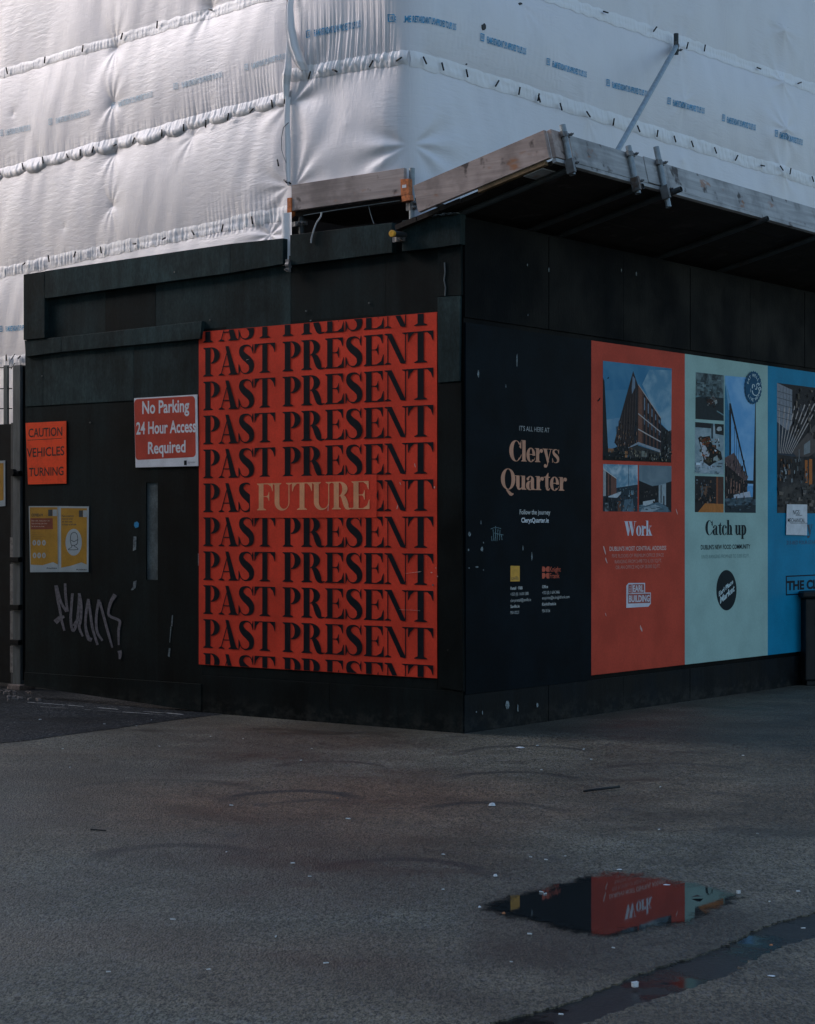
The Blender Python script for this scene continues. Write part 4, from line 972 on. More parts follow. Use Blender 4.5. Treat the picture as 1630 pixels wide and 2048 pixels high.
for L in ([(415, 268), (416, 250), (424, 248), (428, 260)], [(438, 252), (444, 240), (452, 243), (450, 254)], [(440, 256), (440, 268), (435, 274), (431, 270)], [(414, 280), (420, 300), (435, 308), (448, 300), (455, 282), (462, 270), (456, 262), (450, 270), (454, 282)]):
    stroke(mb, RW, q9(*L), 1.5, o1 + .0117)
for L in ([(405, 270), (406, 290)], [(461, 235), (464, 250)]): stroke(mb, RW, q9(*L), .7, o1 + .0119)
mb.build("face_drawing", M_pb, badge)
M_nv = plain((.007, .016, .022), .5, .1, 8, spec=.05)
rw(A3, M_nv, "Catch up", 1410.7, 1070, 1492.3, yat(1410, 1070, 1492), 29, space=.25)
rt(A3, M_nv, "DUBLIN'S NEW FOOD COMMUNITY", 1401.7, 1099, 1500.6, yat(1401.7, 1099, 1500.6), 9, .022)
rt(A3, plain((.13, .25, .24), .5), "UNITS RANGING FROM 650 TO 3,050 SQ.FT.", 1402.8, 1117.2, 1498.8, yat(1402.8, 1117.2, 1498.8), 7.2)
shape(A3, "logo", M_nv, RW, q9(*[(285 + 56 * math.cos(a), 1385 + 112 * math.sin(a)) for a in [k * math.pi / 20 for k in range(40)]]), o1, "round dark logo with slanted lettering")
rt(A3, M_pb, "Earl Place", 1350 + 243 * S9, 680 + 1420 * S9, 1350 + 322 * S9, 680 + 1346 * S9, 26 * S9, .03, o1 + .0008)
rt(A3, M_pb, "Market", 1350 + 250 * S9, 680 + 1460 * S9, 1350 + 330 * S9, 680 + 1388 * S9, 38 * S9, .03, o1 + .0008)

# blue panel
uA = RW.u(1554); uB = uA + (U4[4] - uA) - (uA - U4[3])
sh = [((112, 114, 120), [(0, 0), (.28, .04), (.28, .3), (.2, .36), (.04, .36), (0, .3)]), ((36, 44, 54), [(0, .3), (.2, .36), (.5, .5), (.3, .58), (0, .55)]), ((70, 62, 60), [(.28, .52), (.7, .3), (1, .2), (1, .5), (.45, .6)]), (((18, 18, 22), (46, 44, 46), 7), [(0, .55), (.3, .56), (.6, .55), (1, .42), (1, 1), (0, 1)]), (((34, 34, 36), (62, 58, 56), 6), [(.1, .8), (.6, .72), (.7, 1), (0, 1)]), ((150, 84, 38), bx(.52, .58, .57, .76)), ((150, 84, 38), bx(.60, .57, .66, .78)), ((120, 74, 40), bx(.75, .55, .95, .8)), ((104, 108, 110), [(.5, .46), (.62, .42), (.62, .52), (.5, .54)]), ((128, 132, 134), bx(.14, .66, .18, .7)), ((88, 92, 94), bx(.06, .67, .09, .71)), ((84, 86, 88), bx(.4, .5, .42, .58))]
for k in range(9):
    sh.append(((150, 138, 132), [(.03 + k * .028, .54), (.04 + k * .028, .54), (.05 + k * .095, .20 - .01 * k), (.035 + k * .095, .19 - .01 * k)]))
for k in range(4): sh.append(((60, 62, 68), bx(.05 + k * .06, .02, .054 + k * .06, .3)))
for k in range(5): sh.append(((60, 62, 68), [(.0, .06 + .05 * k), (.28, .08 + .05 * k), (.28, .084 + .05 * k), (0, .064 + .05 * k)]))
p = RW.pt(uB, RW.uv(1554, 765.6)[1]); xB = CX + p.x / p.y * F
sh += clutter(.0, .58, .6, .76, 46, [(50, 52, 56), (20, 20, 24), (110, 114, 116), (90, 62, 44)], .04, .05, 20) + clutter(.0, .78, 1, .98, 26, [(60, 58, 58), (26, 26, 30), (84, 76, 70)], .12, .04, 21) + clutter(.3, .02, 1, .4, 26, [(24, 24, 28), (46, 46, 50), (84, 74, 66)], .06, .08, 22)
pic(A4, RW, [(1554, 765.6), (xB, yat(1554, 765.6, xB)), (xB, yat(1554, 1025.8, xB)), (1554, 1025.8)], (30, 28, 32), sh, GR, label="printed picture of a street under strings of lights")
rw(A4, plain((.012, .03, .06), .5), "Stay", 1578, 1069, 1626, yat(1578, 1069, 1626), 29)
rt(A4, plain((.012, .06, .12), .5), "213-BED FOUR-STAR HOTEL", 1573, 1089, 1652, yat(1573, 1089, 1652), 7.5, .01)
mnb = plain((.003, .012, .025), .5, spec=.05)
ym = lambda y, x: yat(1569, y, x)
xe = 1678
mb = MB(); mb.flat = True
for (x0, y0, x1, y1) in ((1569, 1151.5, xe, 1154), (1569, 1188.5, xe, 1191), (1569, 1154, 1571.2, 1188.5), (xe - 2.2, 1154, xe, 1188.5)):
    mb.fpoly(RW, [RW.uv(x0, ym(y1, x0)), RW.uv(x1, ym(y1, x1)), RW.uv(x1, ym(y0, x1)), RW.uv(x0, ym(y0, x0))], o1)
mb.build("logo", mnb, A4)
rt(A4, mnb, "THE CLERYS", 1574, 1180, 1672, ym(1180, 1672), 18, .045)
pn = panel("paper_notice", "white paper sheet reading NGS MECHANICAL taped over the blue panel", "notice", RW, [(1574, 1008.5), (1614.5, 1009), (1614, 1070.5), (1572.5, 1069.5)], O + .012, O + .0150, plain((.62, .63, .66), .5, .1, 10))
for s, x0, x1, y, h in (("NGS", 1586, 1599, 1029, 9), ("MECHANICAL", 1575.5, 1610, 1044.5, 8)):
    rt(pn, M_ink, s, x0, y, x1, yat(x0, y, x1), h, .004, O + .0158)
    mb = MB(); mb.flat = True; mb.fpoly(RW, [RW.uv(x0, y + 2.2), RW.uv(x1, y + 2.2), RW.uv(x1, y + 1.4), RW.uv(x0, y + 1.4)], O + .0158); mb.build("rule", M_ink, pn)
# ------------------------------------------------------------------ polythene sheeting on the scaffold
M_sheet = sheeting()
t = NT("white_sheet_hem"); nn = t.noise(1.0, 3, .6, t.map((20, 20, 20), 0))
M_hem = t.out(Base_Color=(.86, .845, .85), Roughness=.45, Specular_IOR_Level=.3, Normal=t.bump(nn, .35, .012))
M_blue = plain((.05, .30, .52), .5, .35, 30); M_blue2 = plain((.42, .56, .66), .5, .2, 30)
M_tie = plain((.012, .012, .014), .5)
ang = math.radians(42.5)
dS = Vector((-math.sin(ang), math.cos(ang)))
SS = Face(C2 + dR * .25, LW.e)                                   # short facet parallel to the left hoarding
p = SS.pt(SS.u(582), 0); SL = Face((p.x, p.y), -dS)              # long left facet
p = SS.pt(SS.u(820), 0); SR = Face((p.x, p.y), dR)               # right facet
def smooth(x): x = np.clip(x, 0, 1); return x * x * (3 - 2 * x)
class Sheet:
    def __init__(s, fc, rows, u0, u1, z0, z1, A, seed, dimples=(), edge0=False, edge1=False, gather=(), f0=0, f1=0):
        s.f0, s.f1 = f0, f1
        s.fc = fc; s.u0, s.u1, s.z0, s.z1, s.A = u0, u1, z0, z1, A
        R = []
        for a, b in rows:
            p, q = fc.uv(*a), fc.uv(*b); m = (q[1] - p[1]) / (q[0] - p[0]); R.append((p[1] - m * p[0], m))
        s.rows = R                                                # top first: z = c + m u
        top = R[0]; pitch = 2.0
        s.lines = [(top[0] + 2 * pitch, top[1]), (top[0] + pitch, top[1])] + R + [(R[-1][0] - pitch, R[-1][1]), (R[-1][0] - 2 * pitch, R[-1][1])]
        s.dim = [(fc.uv(x, y)[0], fc.uv(x, y)[1], d, r_, c) for x, y, d, r_, c in dimples]
        s.e0, s.e1 = edge0, edge1; s.gather = gather
        r = np.random.RandomState(seed)
        s.waves = [(r.uniform(.6, 4.5), r.uniform(.6, 4.5) * r.choice([-1, 1]), r.uniform(0, 6.28), r.uniform(.3, 1)) for _ in range(14)]
        s.fine = [(r.uniform(8, 26), r.uniform(3, 12) * r.choice([-1, 1]), r.uniform(0, 6.28)) for _ in range(12)]
        s.ph = r.uniform(0, 6.28, 8)
    def rowz(s, k, u): c, m = s.rows[k]; return c + m * u
    def disp(s, u, z):
        u = np.asarray(u, float); z = np.asarray(z, float)
        d = np.zeros(np.broadcast(u, z).shape)
        L = [c + m * u for c, m in s.lines]
        for a, b in zip(L, L[1:]):
            t = np.clip((z - b) / (a - b), 0, 1)
            d += s.A * np.sin(np.pi * t) ** .8 * ((t > 0) & (t < 1)) * (1 + .25 * np.sin(u * 1.3 + s.ph[0]))
        for kx, kz, ph, a in s.waves: d += .0026 * a * np.sin(u * kx * 2.2 + z * kz + ph)
        for kx, kz, ph in s.fine: d += .0007 * np.sin(u * kx + z * kz + ph) * np.sin(u * 1.1 + z * .9 + ph * 3)
        for (uu, z_, dep, rr, cr) in s.dim:
            du, dz = u - uu, z - z_; q = np.sqrt(du * du + dz * dz) + 1e-6; th = np.arctan2(dz, du)
            d -= dep * np.exp(-q / rr)
            if cr: d += cr * np.sin(th * 7 + 2.1 * np.sin(th * 2 + uu)) * np.exp(-q / (rr * 2.6)) * (q / (q + .05))
        for (ua, ub, za, zb, am, wl) in s.gather:                  # upright wrinkles hanging from or rising to a hem
            m = smooth((u - ua) / .12) * smooth((ub - u) / .12) * np.clip(1 - np.abs(z - za) / abs(zb - za), 0, 1) ** 1.3 * ((z - za) * np.sign(zb - za) > -.02)
            x = u + .05 * np.sin(z * 3 + s.ph[1]) + .03 * np.sin(u * 9 + s.ph[2])
            d += m * am * (np.abs(np.sin(np.pi * x / wl)) ** .7 - .6 + .35 * np.sin(2 * np.pi * x / (wl * .37) + s.ph[3]))
        if s.e0: d = d * smooth((u - s.u0) / .22)
        if s.e1: d = d * smooth((s.u1 - u) / .22)
        if s.f0: x = np.clip(u - s.u0 + .293 * s.f0, 0, s.f0); d = d - (s.f0 - np.sqrt(s.f0 ** 2 - (s.f0 - x) ** 2))
        if s.f1: x = np.clip(s.u1 + .293 * s.f1 - u, 0, s.f1); d = d - (s.f1 - np.sqrt(s.f1 ** 2 - (s.f1 - x) ** 2))
        return d
    def grid(s, nu, nz, zlo=None, zhi=None, off=0.0, u0=None, u1=None):
        u0 = s.u0 if u0 is None else u0; u1 = s.u1 if u1 is None else u1
        U, T = np.meshgrid(np.linspace(u0, u1, nu), np.linspace(0, 1, nz))
        lo = zlo(U) if callable(zlo) else (s.z0 if zlo is None else zlo)
        hi = zhi(U) if callable(zhi) else (s.z1 if zhi is None else zhi)
        Z = lo + (hi - lo) * T
        return s.xyz(U, Z, s.disp(U, Z) + off)
    def xyz(s, U, Z, O):
        fc = s.fc
        return np.stack([fc.p0.x + fc.e.x * U + fc.n.x * O, fc.p0.y + fc.e.y * U + fc.n.y * O, Z + 0 * U], -1)
    def hem(s, k, mode, h, parent, ties_u, u0=None, u1=None, amp=.02, wl=.05, seed=1):
        u0 = s.u0 if u0 is None else u0; u1 = s.u1 if u1 is None else u1
        nu = int((u1 - u0) / .0085); V = np.linspace(-1, 1, 9)
        U, VV = np.meshgrid(np.linspace(u0, u1, nu), V)
        rz = s.rows[k][0] + s.rows[k][1] * U
        T = np.array(sorted(ties_u)) if len(ties_u) > 1 else np.arange(u0 - .2, u1 + .4, .28)
        if T[0] > u0: T = np.concatenate([np.arange(T[0] - .29 * (1 + int((T[0] - u0) / .29)), T[0] - .01, .29), T])
        if T[-1] < u1: T = np.concatenate([T, np.arange(T[-1] + .29, u1 + .6, .29)])
        i = np.clip(np.searchsorted(T, U) - 1, 0, len(T) - 2); t = np.clip((U - T[i]) / (T[i + 1] - T[i]), 0, 1)
        r = np.random.RandomState(seed); sp = r.uniform(.5, 1.25, len(T)); pz = r.uniform(-.3, .5, len(T))
        pil = np.sin(np.pi * t) ** .6 * sp[i]
        W1 = np.interp(U, np.linspace(u0, u1, 260), r.uniform(-1, 1, 260)); W2 = np.interp(U, np.linspace(u0, u1, 90), r.uniform(-1, 1, 90))
        cv = np.cos(VV * np.pi / 2)
        if mode == 'pillow':                                      # pouches slumping below the line of ties
            low = np.clip(.5 - VV * .75, 0, 1.2)
            O = .003 + .010 * cv + amp * pil * cv ** .7 * (.35 + .75 * low) * (1 + .35 * W2) + .006 * (1 + W1) * cv * np.abs(np.sin(U / .026 + 3 * np.sin(U * 4) + VV))
            ZZ = rz + VV * h * (.72 + .38 * pil * (1 + .3 * W2)) - .42 * h * pil * (1 - pz[i])
        elif mode == 'flat':
            O = .003 + .008 * cv + amp * (.35 + .65 * pil) * cv * (1 + .5 * W2) + .003 * np.sin(U / .02 + VV * 2 + 3 * W1) * cv
            ZZ = rz + VV * h * (.9 + .1 * pil) - .15 * h * pil + .006 * W2
        else:                                                     # ribs
            O = .003 + .006 * cv + amp * (.5 + .5 * np.sin(2 * np.pi * U / wl + 5 * W2 + 1.5 * W1 + .6 * VV)) * cv * (.25 + .75 * pil) * (.7 + .5 * W1)
            ZZ = rz + VV * h * (1 + .18 * W2)
        O = O + s.disp(U, ZZ)
        mb = MB(); mb.grid(s.xyz(U, ZZ, O)); mb.flat = True
        return mb.build("hem", M_hem, parent)
    def tie(s, px, py, a, parent, L=.068, off=.045):
        u, z = s.fc.uv(px, py); o = off + float(s.disp(np.array([u]), np.array([z]))[0])
        a = math.radians(a); du, dz = math.cos(a) * L / 2, math.sin(a) * L / 2
        mb = MB(); mb.tube(s.fc.pt(u - du, z - dz, o - .012), s.fc.pt(u + du, z + dz, o), .0075, 7)
        mb.build("tie", M_tie, parent, smooth=True)
        return u
    def print(s, parent, x0, y0, x1, y1, h, m, logo=True, text="FLAME RETARDANT LPS APPROVED TO LPS 1215"):
        mb = MB(); mb.flat = True; off = .006
        f = .16 if logo else 0
        xa, ya = x0 + (x1 - x0) * f, y0 + (y1 - y0) * f
        if text: fit_text(mb, s.fc, text, (xa, ya), (x1, y1), h, off, .030, s.disp)
        if logo:
            xb, yb = x0 + (x1 - x0) * .085, y0 + (y1 - y0) * .085; T_ = h * .16
            def qd(*P):
                vs = []
                for x, y in P:
                    u, z = s.fc.uv(x, y); vs.append(s.fc.pt(u, z, off + float(s.disp(np.array([u]), np.array([z]))[0])))
                mb.add(vs, [tuple(range(len(vs)))])
            L = lambda fx, fy: (x0 + (xb - x0) * fx, y0 + (yb - y0) * fx - h * 1.15 * fy)
            qd(L(0, 0), L(1, 0), L(1, .13), L(0, .13)); qd(L(0, .87), L(1, .87), L(1, 1), L(0, 1)); qd(L(0, .13), L(.13, .13), L(.13, .87), L(0, .87)); qd(L(.87, .13), L(1, .13), L(1, .87), L(.87, .87))
            qd(L(.28, .28), L(.42, .28), L(.42, .75), L(.28, .75)); qd(L(.58, .28), L(.72, .28), L(.72, .75), L(.58, .75))
        return mb.build("printed_text", m, parent)

k1 = 1 / 2.717
q1 = lambda x, y: (x * k1, y * k1)
k2 = 1 / 2.964
q2 = lambda x, y: (520 + x * k2, y * k2)
q3 = lambda x, y: (1030 + x * k1, y * k1)
# left facet
shL = Sheet(SL, [((0, 149), (508, 0)), ((0, 346), (552, 199)), ((0, 546), (512, 438)), ((0, 727), (48, 719))], -11.0, 0, .05, 10.5, .036, 3,
            dimples=[(228, 95, .055, .10, .006), (226, 206, .06, .10, .008), (226, 305, .05, .09, .006), (226, 412, .04, .08, .005), (418, 14, .05, .1, .006), (388, 272, .02, .1, .004), (132, 455, .012, .07, 0), (30, 228, .01, .04, 0),
                     (578, 372, .03, .12, .012), (540, 470, .02, .15, .012), (577, 208, .03, .1, .01)], edge1=True,
            gather=[(-1.6, -.05, SL.uv(560, 200)[1], SL.uv(560, 60)[1], .007, .055), (-1.3, 0, SL.uv(540, 450)[1], SL.uv(540, 340)[1], .008, .07), (-5, -.1, SL.uv(300, 268)[1], SL.uv(300, 225)[1], .006, .11), (-5, -.1, SL.uv(300, 490)[1], SL.uv(300, 455)[1], .005, .13)])
sl = thing("scaffold_sheeting", SL.pt(-3, 3), "bright white polythene sheeting with black toggles, the long left face above the hoarding", "sheeting", )
mb = MB(); mb.grid(shL.grid(430, 560, off=0, u0=-5.2, zhi=7.2)); mb.flat = True; mb.build("sheet", M_sheet, sl)
mb = MB(); mb.grid(shL.grid(140, 120, u1=-5.2, zhi=7.2)); mb.grid(shL.grid(200, 60, zlo=7.2)); mb.flat = True; mb.build("sheet", M_sheet, sl)
tiesA = [(55, 387, 98), (257, 328, 62), (467, 267, 60), (678, 200, 48), (870, 137, 70), (1143, 53, -18)]
tiesB = [(18, 938, -55), (150, 908, 92), (255, 873, 86), (385, 850, -45), (458, 832, -75), (530, 817, 48), (636, 791, 2), (748, 767, 45), (905, 727, 76), (1021, 698, 80), (1145, 677, 70), (1268, 640, 64), (1388, 605, 18), (1502, 568, 90), (1567, 547, -82)]
tiesC = [(150, 1436, 12), (283, 1407, 90), (427, 1384, 45), (566, 1360, 90), (752, 1327, -8), (910, 1299, 5), (1068, 1267, -42), (1232, 1242, 58), (1394, 1200, 90)]
us = [[shL.tie(*q1(x, y), a, sl, off=o_) for x, y, a in L] for L, o_ in ((tiesA, .04), (tiesB, .05), (tiesC, .045))]
for x, y, a in ((1590, 25, -70), (1542, 890, -62), (1578, 990, -30)): shL.tie(*q1(x, y), a, sl, off=.06)
for x, y, a in ((20, 716, 80), (46, 715, 20)): shL.tie(x, y, a, sl)
shL.hem(0, 'rib', .050, sl, us[0], u0=-6, amp=.010, wl=.050, seed=2)
shL.hem(1, 'pillow', .064, sl, us[1], u0=-6, amp=.024, seed=4)
shL.hem(2, 'rib', .060, sl, us[2], u0=-6, amp=.016, wl=.062, seed=5)
shL.hem(3, 'rib', .060, sl, [], u0=-6, amp=.02, wl=.055, seed=6)
for a, m in (((20, 742, 175, 707), M_blue2), ((280, 682, 498, 625), M_blue2), ((606, 592, 848, 528), M_blue2), ((968, 492, 1224, 420), M_blue2), ((1348, 388, 1556, 318), M_blue2)):
    p_, q_ = q1(a[0], a[1]), q1(a[2], a[3]); shL.print(sl, p_[0], p_[1], q_[0], q_[1], 10.5, m)
shL.print(sl, 5, 664, 78, 658, 10, M_blue, True)
# white tail of the sheet hanging down the gap between the two top boards
U, Z = np.meshgrid(np.linspace(LW.u(563, -.01), LW.u(583, -.01), 9), np.linspace(LW.uv(572, 533)[1], LW.uv(572, 425)[1], 40))
O_ = -.012 + .008 * np.sin((U - U.min()) / .018 + Z * 1.5) + .04 * (Z - Z.min()) * 0
P_ = np.stack([LW.p0.x + LW.e.x * U + LW.n.x * O_, LW.p0.y + LW.e.y * U + LW.n.y * O_, Z], -1)
mb = MB(); mb.grid(P_); mb.flat = True; mb.build("sheet_tail", M_hem, sl)

# short facet
uS0, uS1 = SS.u(582), SS.u(820)
zS = SS.uv(590, 405)[1]
FR = .14; uS1 = uS1 - .293 * FR
shS = Sheet(SS, [((591, 148), (817, 111))], uS0, uS1, zS, 10.5, .07, 9, f1=FR,
            dimples=[(586, 205, .05, .15, .030), (816, 288, .05, .13, .034), (590, 372, .03, .12, .018), (700, 250, -.02, .25, 0), (760, 390, .02, .1, .012)], edge0=True, edge1=True,
            gather=[(uS0, uS1, SS.uv(700, 130)[1], SS.uv(700, -30)[1], .020, .085), (uS0, uS1, SS.uv(700, 132)[1], SS.uv(700, 175)[1], .010, .16)])
ss = thing("scaffold_sheeting", SS.pt((uS0 + uS1) / 2, zS), "wrinkled white polythene facet with gathered pleats, over the scaffold corner between the two long faces", "sheeting")
mb = MB(); mb.grid(shS.grid(150, 300, zhi=7.0)); mb.grid(shS.grid(60, 60, zlo=7.0)); mb.flat = True; mb.build("sheet", M_sheet, ss)
tS = [(315, 452, 62), (472, 427, -25), (680, 385, 45), (840, 356, 15)]
uss = [shS.tie(*q2(x, y), a, ss, off=.055) for x, y, a in tS]
shS.hem(0, 'flat', .062, ss, uss, amp=.014, seed=3)
for x, y, a in ((167, 597, -80), (180, 1082, -30)): shS.tie(*q2(x, y), a, ss, off=.03)
p_, q_ = q2(290, 232), q2(608, 163); shS.print(ss, *p_, *q_, 13, M_blue)
p_, q_ = q2(775, 135), q2(1180, 100); shS.print(ss, *p_, *q_, 13, M_blue, True, None)
# folded flap along the seam, and the pleat below it
def pleat(name, parent, fc, pts, wob, m):                          # pts: (px, py, halfwidth px, offset)
    P = []
    for i, (x, y, w, o) in enumerate(pts):
        rowp = []
        for j in range(7):
            v = j / 6 * 2 - 1; u, z = fc.uv(x + v * w, y)
            rowp.append(tuple(fc.pt(u, z, o + .03 * (1 - abs(v)) + wob * math.sin(v * 5 + i * .6))))
        P.append(rowp)
    A = np.array(P); n = len(A)                                    # resample smoothly down the length
    t = np.linspace(0, n - 1, n * 8); B_ = np.stack([[np.interp(t, range(n), A[:, j, c]) for c in range(3)] for j in range(7)]).transpose(2, 0, 1)
    mb = MB(); mb.grid(B_); mb.flat = True; return mb.build(name, m, parent)
pleat("flap", ss, SS, [(586, -10, 5, .03), (587, 20, 6, .05), (590, 60, 9, .06), (596, 95, 12, .055), (606, 125, 13, .045), (612, 142, 10, .02)], .012, M_hem)
pleat("flap", ss, SS, [(582, 60, 2, .02), (583, 110, 5, .04), (583, 140, 8, .05), (581, 152, 10, .05), (577, 170, 9, .03), (576, 200, 6, .02)], .008, M_hem)
pleat("pleat", ss, SS, [(578, 195, 5, .02), (577, 240, 5, .02), (578, 290, 6, .015), (579, 340, 5, .015), (581, 372, 3, .01)], .008, M_hem)
mb = MB(); pts = [SS.px(x, y, .07) for x, y in ((577, 245), (567, 255), (563, 275), (563, 300), (568, 315), (572, 325))]
mb.path(pts, .004, 5); mb.build("cord", plain((.30, .30, .31), .5), ss)

# right facet
uRt = SR.u(1110)
shR = Sheet(SR, [((1115, 0), (1630, 178)), ((819, 112), (1630, 364))], .293 * FR, 15.0, 3.0, 11.5, .045, 12, f0=FR,
            dimples=[(1357, 96, -.03, .10, .006), (1557, 62, -.055, .16, .004), (1557, 166, -.06, .10, .008), (1557, 260, -.06, .11, .010), (1557, 345, -.055, .16, .006), (1358, 205, -.025, .07, .006), (1358, 320, -.025, .12, 0), (1365, 30, -.03, .35, 0),
                     (826, 288, .04, .13, .026), (1172, 240, -.02, .12, .004), (1040, 8, .02, .08, .006), (1300, 60, .0, .08, .006)], edge0=True,
            gather=[(0, 2.3, SR.uv(860, 90)[1], SR.uv(860, -40)[1], .004, .07), (.6, 2.2, SR.uv(1100, 40)[1], SR.uv(1100, 100)[1], .003, .06)])
sr = thing("scaffold_sheeting", SR.pt(4, 3), "shaded blue grey polythene sheeting, the right face above the timber platform", "sheeting")
mb = MB(); mb.grid(shR.grid(460, 300, u1=7.5, zhi=7.2)); mb.flat = True; mb.build("sheet", M_sheet, sr)
mb = MB(); mb.grid(shR.grid(120, 80, u0=7.5, zhi=7.2)); mb.grid(shR.grid(200, 60, zlo=7.2)); mb.flat = True; mb.build("sheet", M_sheet, sr)
tR0 = [(473, 69, -2), (740, 162, 50), (1007, 265, 88), (1305, 374, -5), (1525, 454, 20)]
tR1 = [(111, 540, -80), (227, 583, -78), (371, 625, -45), (515, 666, 88), (653, 702, -65), (754, 728, 90), (850, 758, -75), (943, 785, -72), (1067, 820, -70), (1187, 860, 60), (1328, 902, 0), (1413, 918, -40), (1467, 934, 90), (1603, 975, -70)]
u0_ = [shR.tie(*q3(x, y), a, sr) for x, y, a in tR0]
u1_ = [shR.tie(*q2(x, y), a, sr) for x, y, a in ((955, 362, -62), (1060, 398, -80), (1204, 438, -85), (1385, 498, 58), (1514, 543, 86), (1628, 580, 86))] + [shR.tie(*q3(x, y), a, sr) for x, y, a in tR1]
shR.tie(*q2(970, 1080), 5, sr); shR.tie(*q3(902, 253), 80, sr)
shR.hem(0, 'rib', .058, sr, u0_, u1=9, amp=.008, wl=.052, seed=7)
shR.hem(1, 'flat', .068, sr, u1_, u1=9, amp=.0045, seed=8)
for f_, a in ((q2, (880, 118, 1134, 184)), (q2, (1278, 245, 1553, 328))):
    p_, q_ = f_(a[0], a[1]), f_(a[2], a[3]); shR.print(sr, *p_, *q_, 13, M_blue, a[0] > 1000)
for a in ((145, 355, 373, 423), (482, 467, 703, 527), (808, 567, 1004, 621), (1100, 660, 1291, 711), (1380, 745, 1545, 792), (1622, 822, 1760, 866)):
    p_, q_ = q3(a[0], a[1]), q3(a[2], a[3]); shR.print(sr, *p_, *q_, 11.5, M_blue)
mb = MB()
for x, y, w, h in ((957.5, 56, 5, 7), (1037, 8, 4, 3), (929, 129, 1.2, 1.5)):
    u_, z_ = SR.uv(x, y); o_ = .004 + float(shR.disp(np.array([u_]), np.array([z_]))[0])
    mb.fprism(SR, [SR.uv(x + w * math.cos(a) * rng.uniform(.7, 1.2), y + h * math.sin(a) * rng.uniform(.7, 1.2)) for a in [k * .628 for k in range(10)]], o_ - .01, o_ + .004)
mb.build("tear", M_tie, sr)

# ------------------------------------------------------------------ the building inside the scaffold
q0 = SL.pt(0, 0, -1.5); bp = C2 + dL * 2.2 + dR * 1.9
BL_ = Face((bp.x, bp.y), -dS); BR_ = Face((bp.x, bp.y), RW.e)
bd = thing("building", (bp.x, bp.y, 0), "dark building wall inside the scaffold, glimpsed through the black gap under the corner plank", "building")
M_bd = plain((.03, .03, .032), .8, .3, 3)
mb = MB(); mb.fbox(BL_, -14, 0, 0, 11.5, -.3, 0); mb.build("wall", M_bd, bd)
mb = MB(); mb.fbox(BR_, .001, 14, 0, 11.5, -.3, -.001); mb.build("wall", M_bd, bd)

# ------------------------------------------------------------------ timber and tube
M_wL, M_wR = wood(AL, (.39, .325, .30)), wood(AR, (.43, .43, .43))
M_wE = wood(-math.atan2(RW.n.y, RW.n.x), (.41, .325, .29))
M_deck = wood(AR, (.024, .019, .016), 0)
M_tube = steel(); M_tubeD = steel((.065, .075, .08), .6, .5); M_cpl = steel((.20, .20, .20), .5, .8)
M_or = plain((.46, .13, .035), .6, .3, 25, .3, 60)
def coupler(p, d, out, parent, s=.84):
    """scaffold clip round a tube through p along d: band, hinge cheek, flap, bolt and nut"""
    d = Vector(d).normalized(); out = Vector(out); out = (out - d * out.dot(d)).normalized(); sd = d.cross(out)
    mb = MB(); mb.tube(p - d * .024 * s, p + d * .024 * s, .034 * s, 14)
    mb.box(p + sd * .045 * s, .05 * s, .035 * s, .04 * s, (sd, out, d)); mb.box(p - sd * .040 * s + out * .006, .04 * s, .026 * s, .05 * s, (sd, out, d))
    o = mb.build("coupler", M_cpl, parent); mb = MB()
    mb.tube(p + sd * .055 * s - out * .03 * s, p + sd * .055 * s + out * .065 * s, .008 * s, 8); mb.tube(p + sd * .055 * s + out * .030 * s, p + sd * .055 * s + out * .048 * s, .015 * s, 6)
    mb.build("bolt", M_cpl, o)
    return o
def pole(label, p0, p1, cps=(), r=.0242, m=None, group=None, name="scaffold_tube"):
    p0, p1 = Vector(p0), Vector(p1); t = thing(name, p0, label, "scaffold tube", group)
    mb = MB(); mb.tube(p0, p1, r, 18, hollow=.84); o = mb.build("tube", m or M_tube, t, bevel=0); 
    for c, out in cps: coupler(p0 + (p1 - p0) * c, p1 - p0, out, t)
    return t
# toe board of the short facet
pk = thing("scaffold_plank", SS.px(690, 400, .08), "weathered toe board with orange ends on the scaffold corner, under the wrinkled sheet", "plank")
a_, b_ = SS.uv(583, 370, .08), SS.uv(808, 335.5, .08)
mb = MB(); zA_ = (a_[1] + b_[1]) / 2
mb.hexa([SS.pt(a_[0], a_[1] - .225, .08), SS.pt(b_[0], b_[1] - .225, .08), SS.pt(b_[0], b_[1] - .225, .042), SS.pt(a_[0], a_[1] - .225, .042), SS.pt(a_[0], a_[1], .08), SS.pt(b_[0], b_[1], .08), SS.pt(b_[0], b_[1], .042), SS.pt(a_[0], a_[1], .042)])
mb.build("board", M_wL, pk, bevel=.003)
for P in ([(574.5, 396), (583, 395), (583, 430), (574, 437)], [(801, 358.5), (817, 357), (818, 388), (802, 391)], [(803, 391.5), (819, 388.5), (821, 400), (804, 404)]):
    mb = MB(); mb.fprism(SS, [SS.uv(x, y, .09) for x, y in P][::-1], .04, .092); mb.build("orange_end", M_or, pk, bevel=.002)
mb = MB(); mb.fprism(SS, [SS.uv(x, y, .095) for x, y in ((804, 370), (812, 369), (812, 375), (804, 376))][::-1], .092, .0935); mb.build("label_plate", M_white, pk)
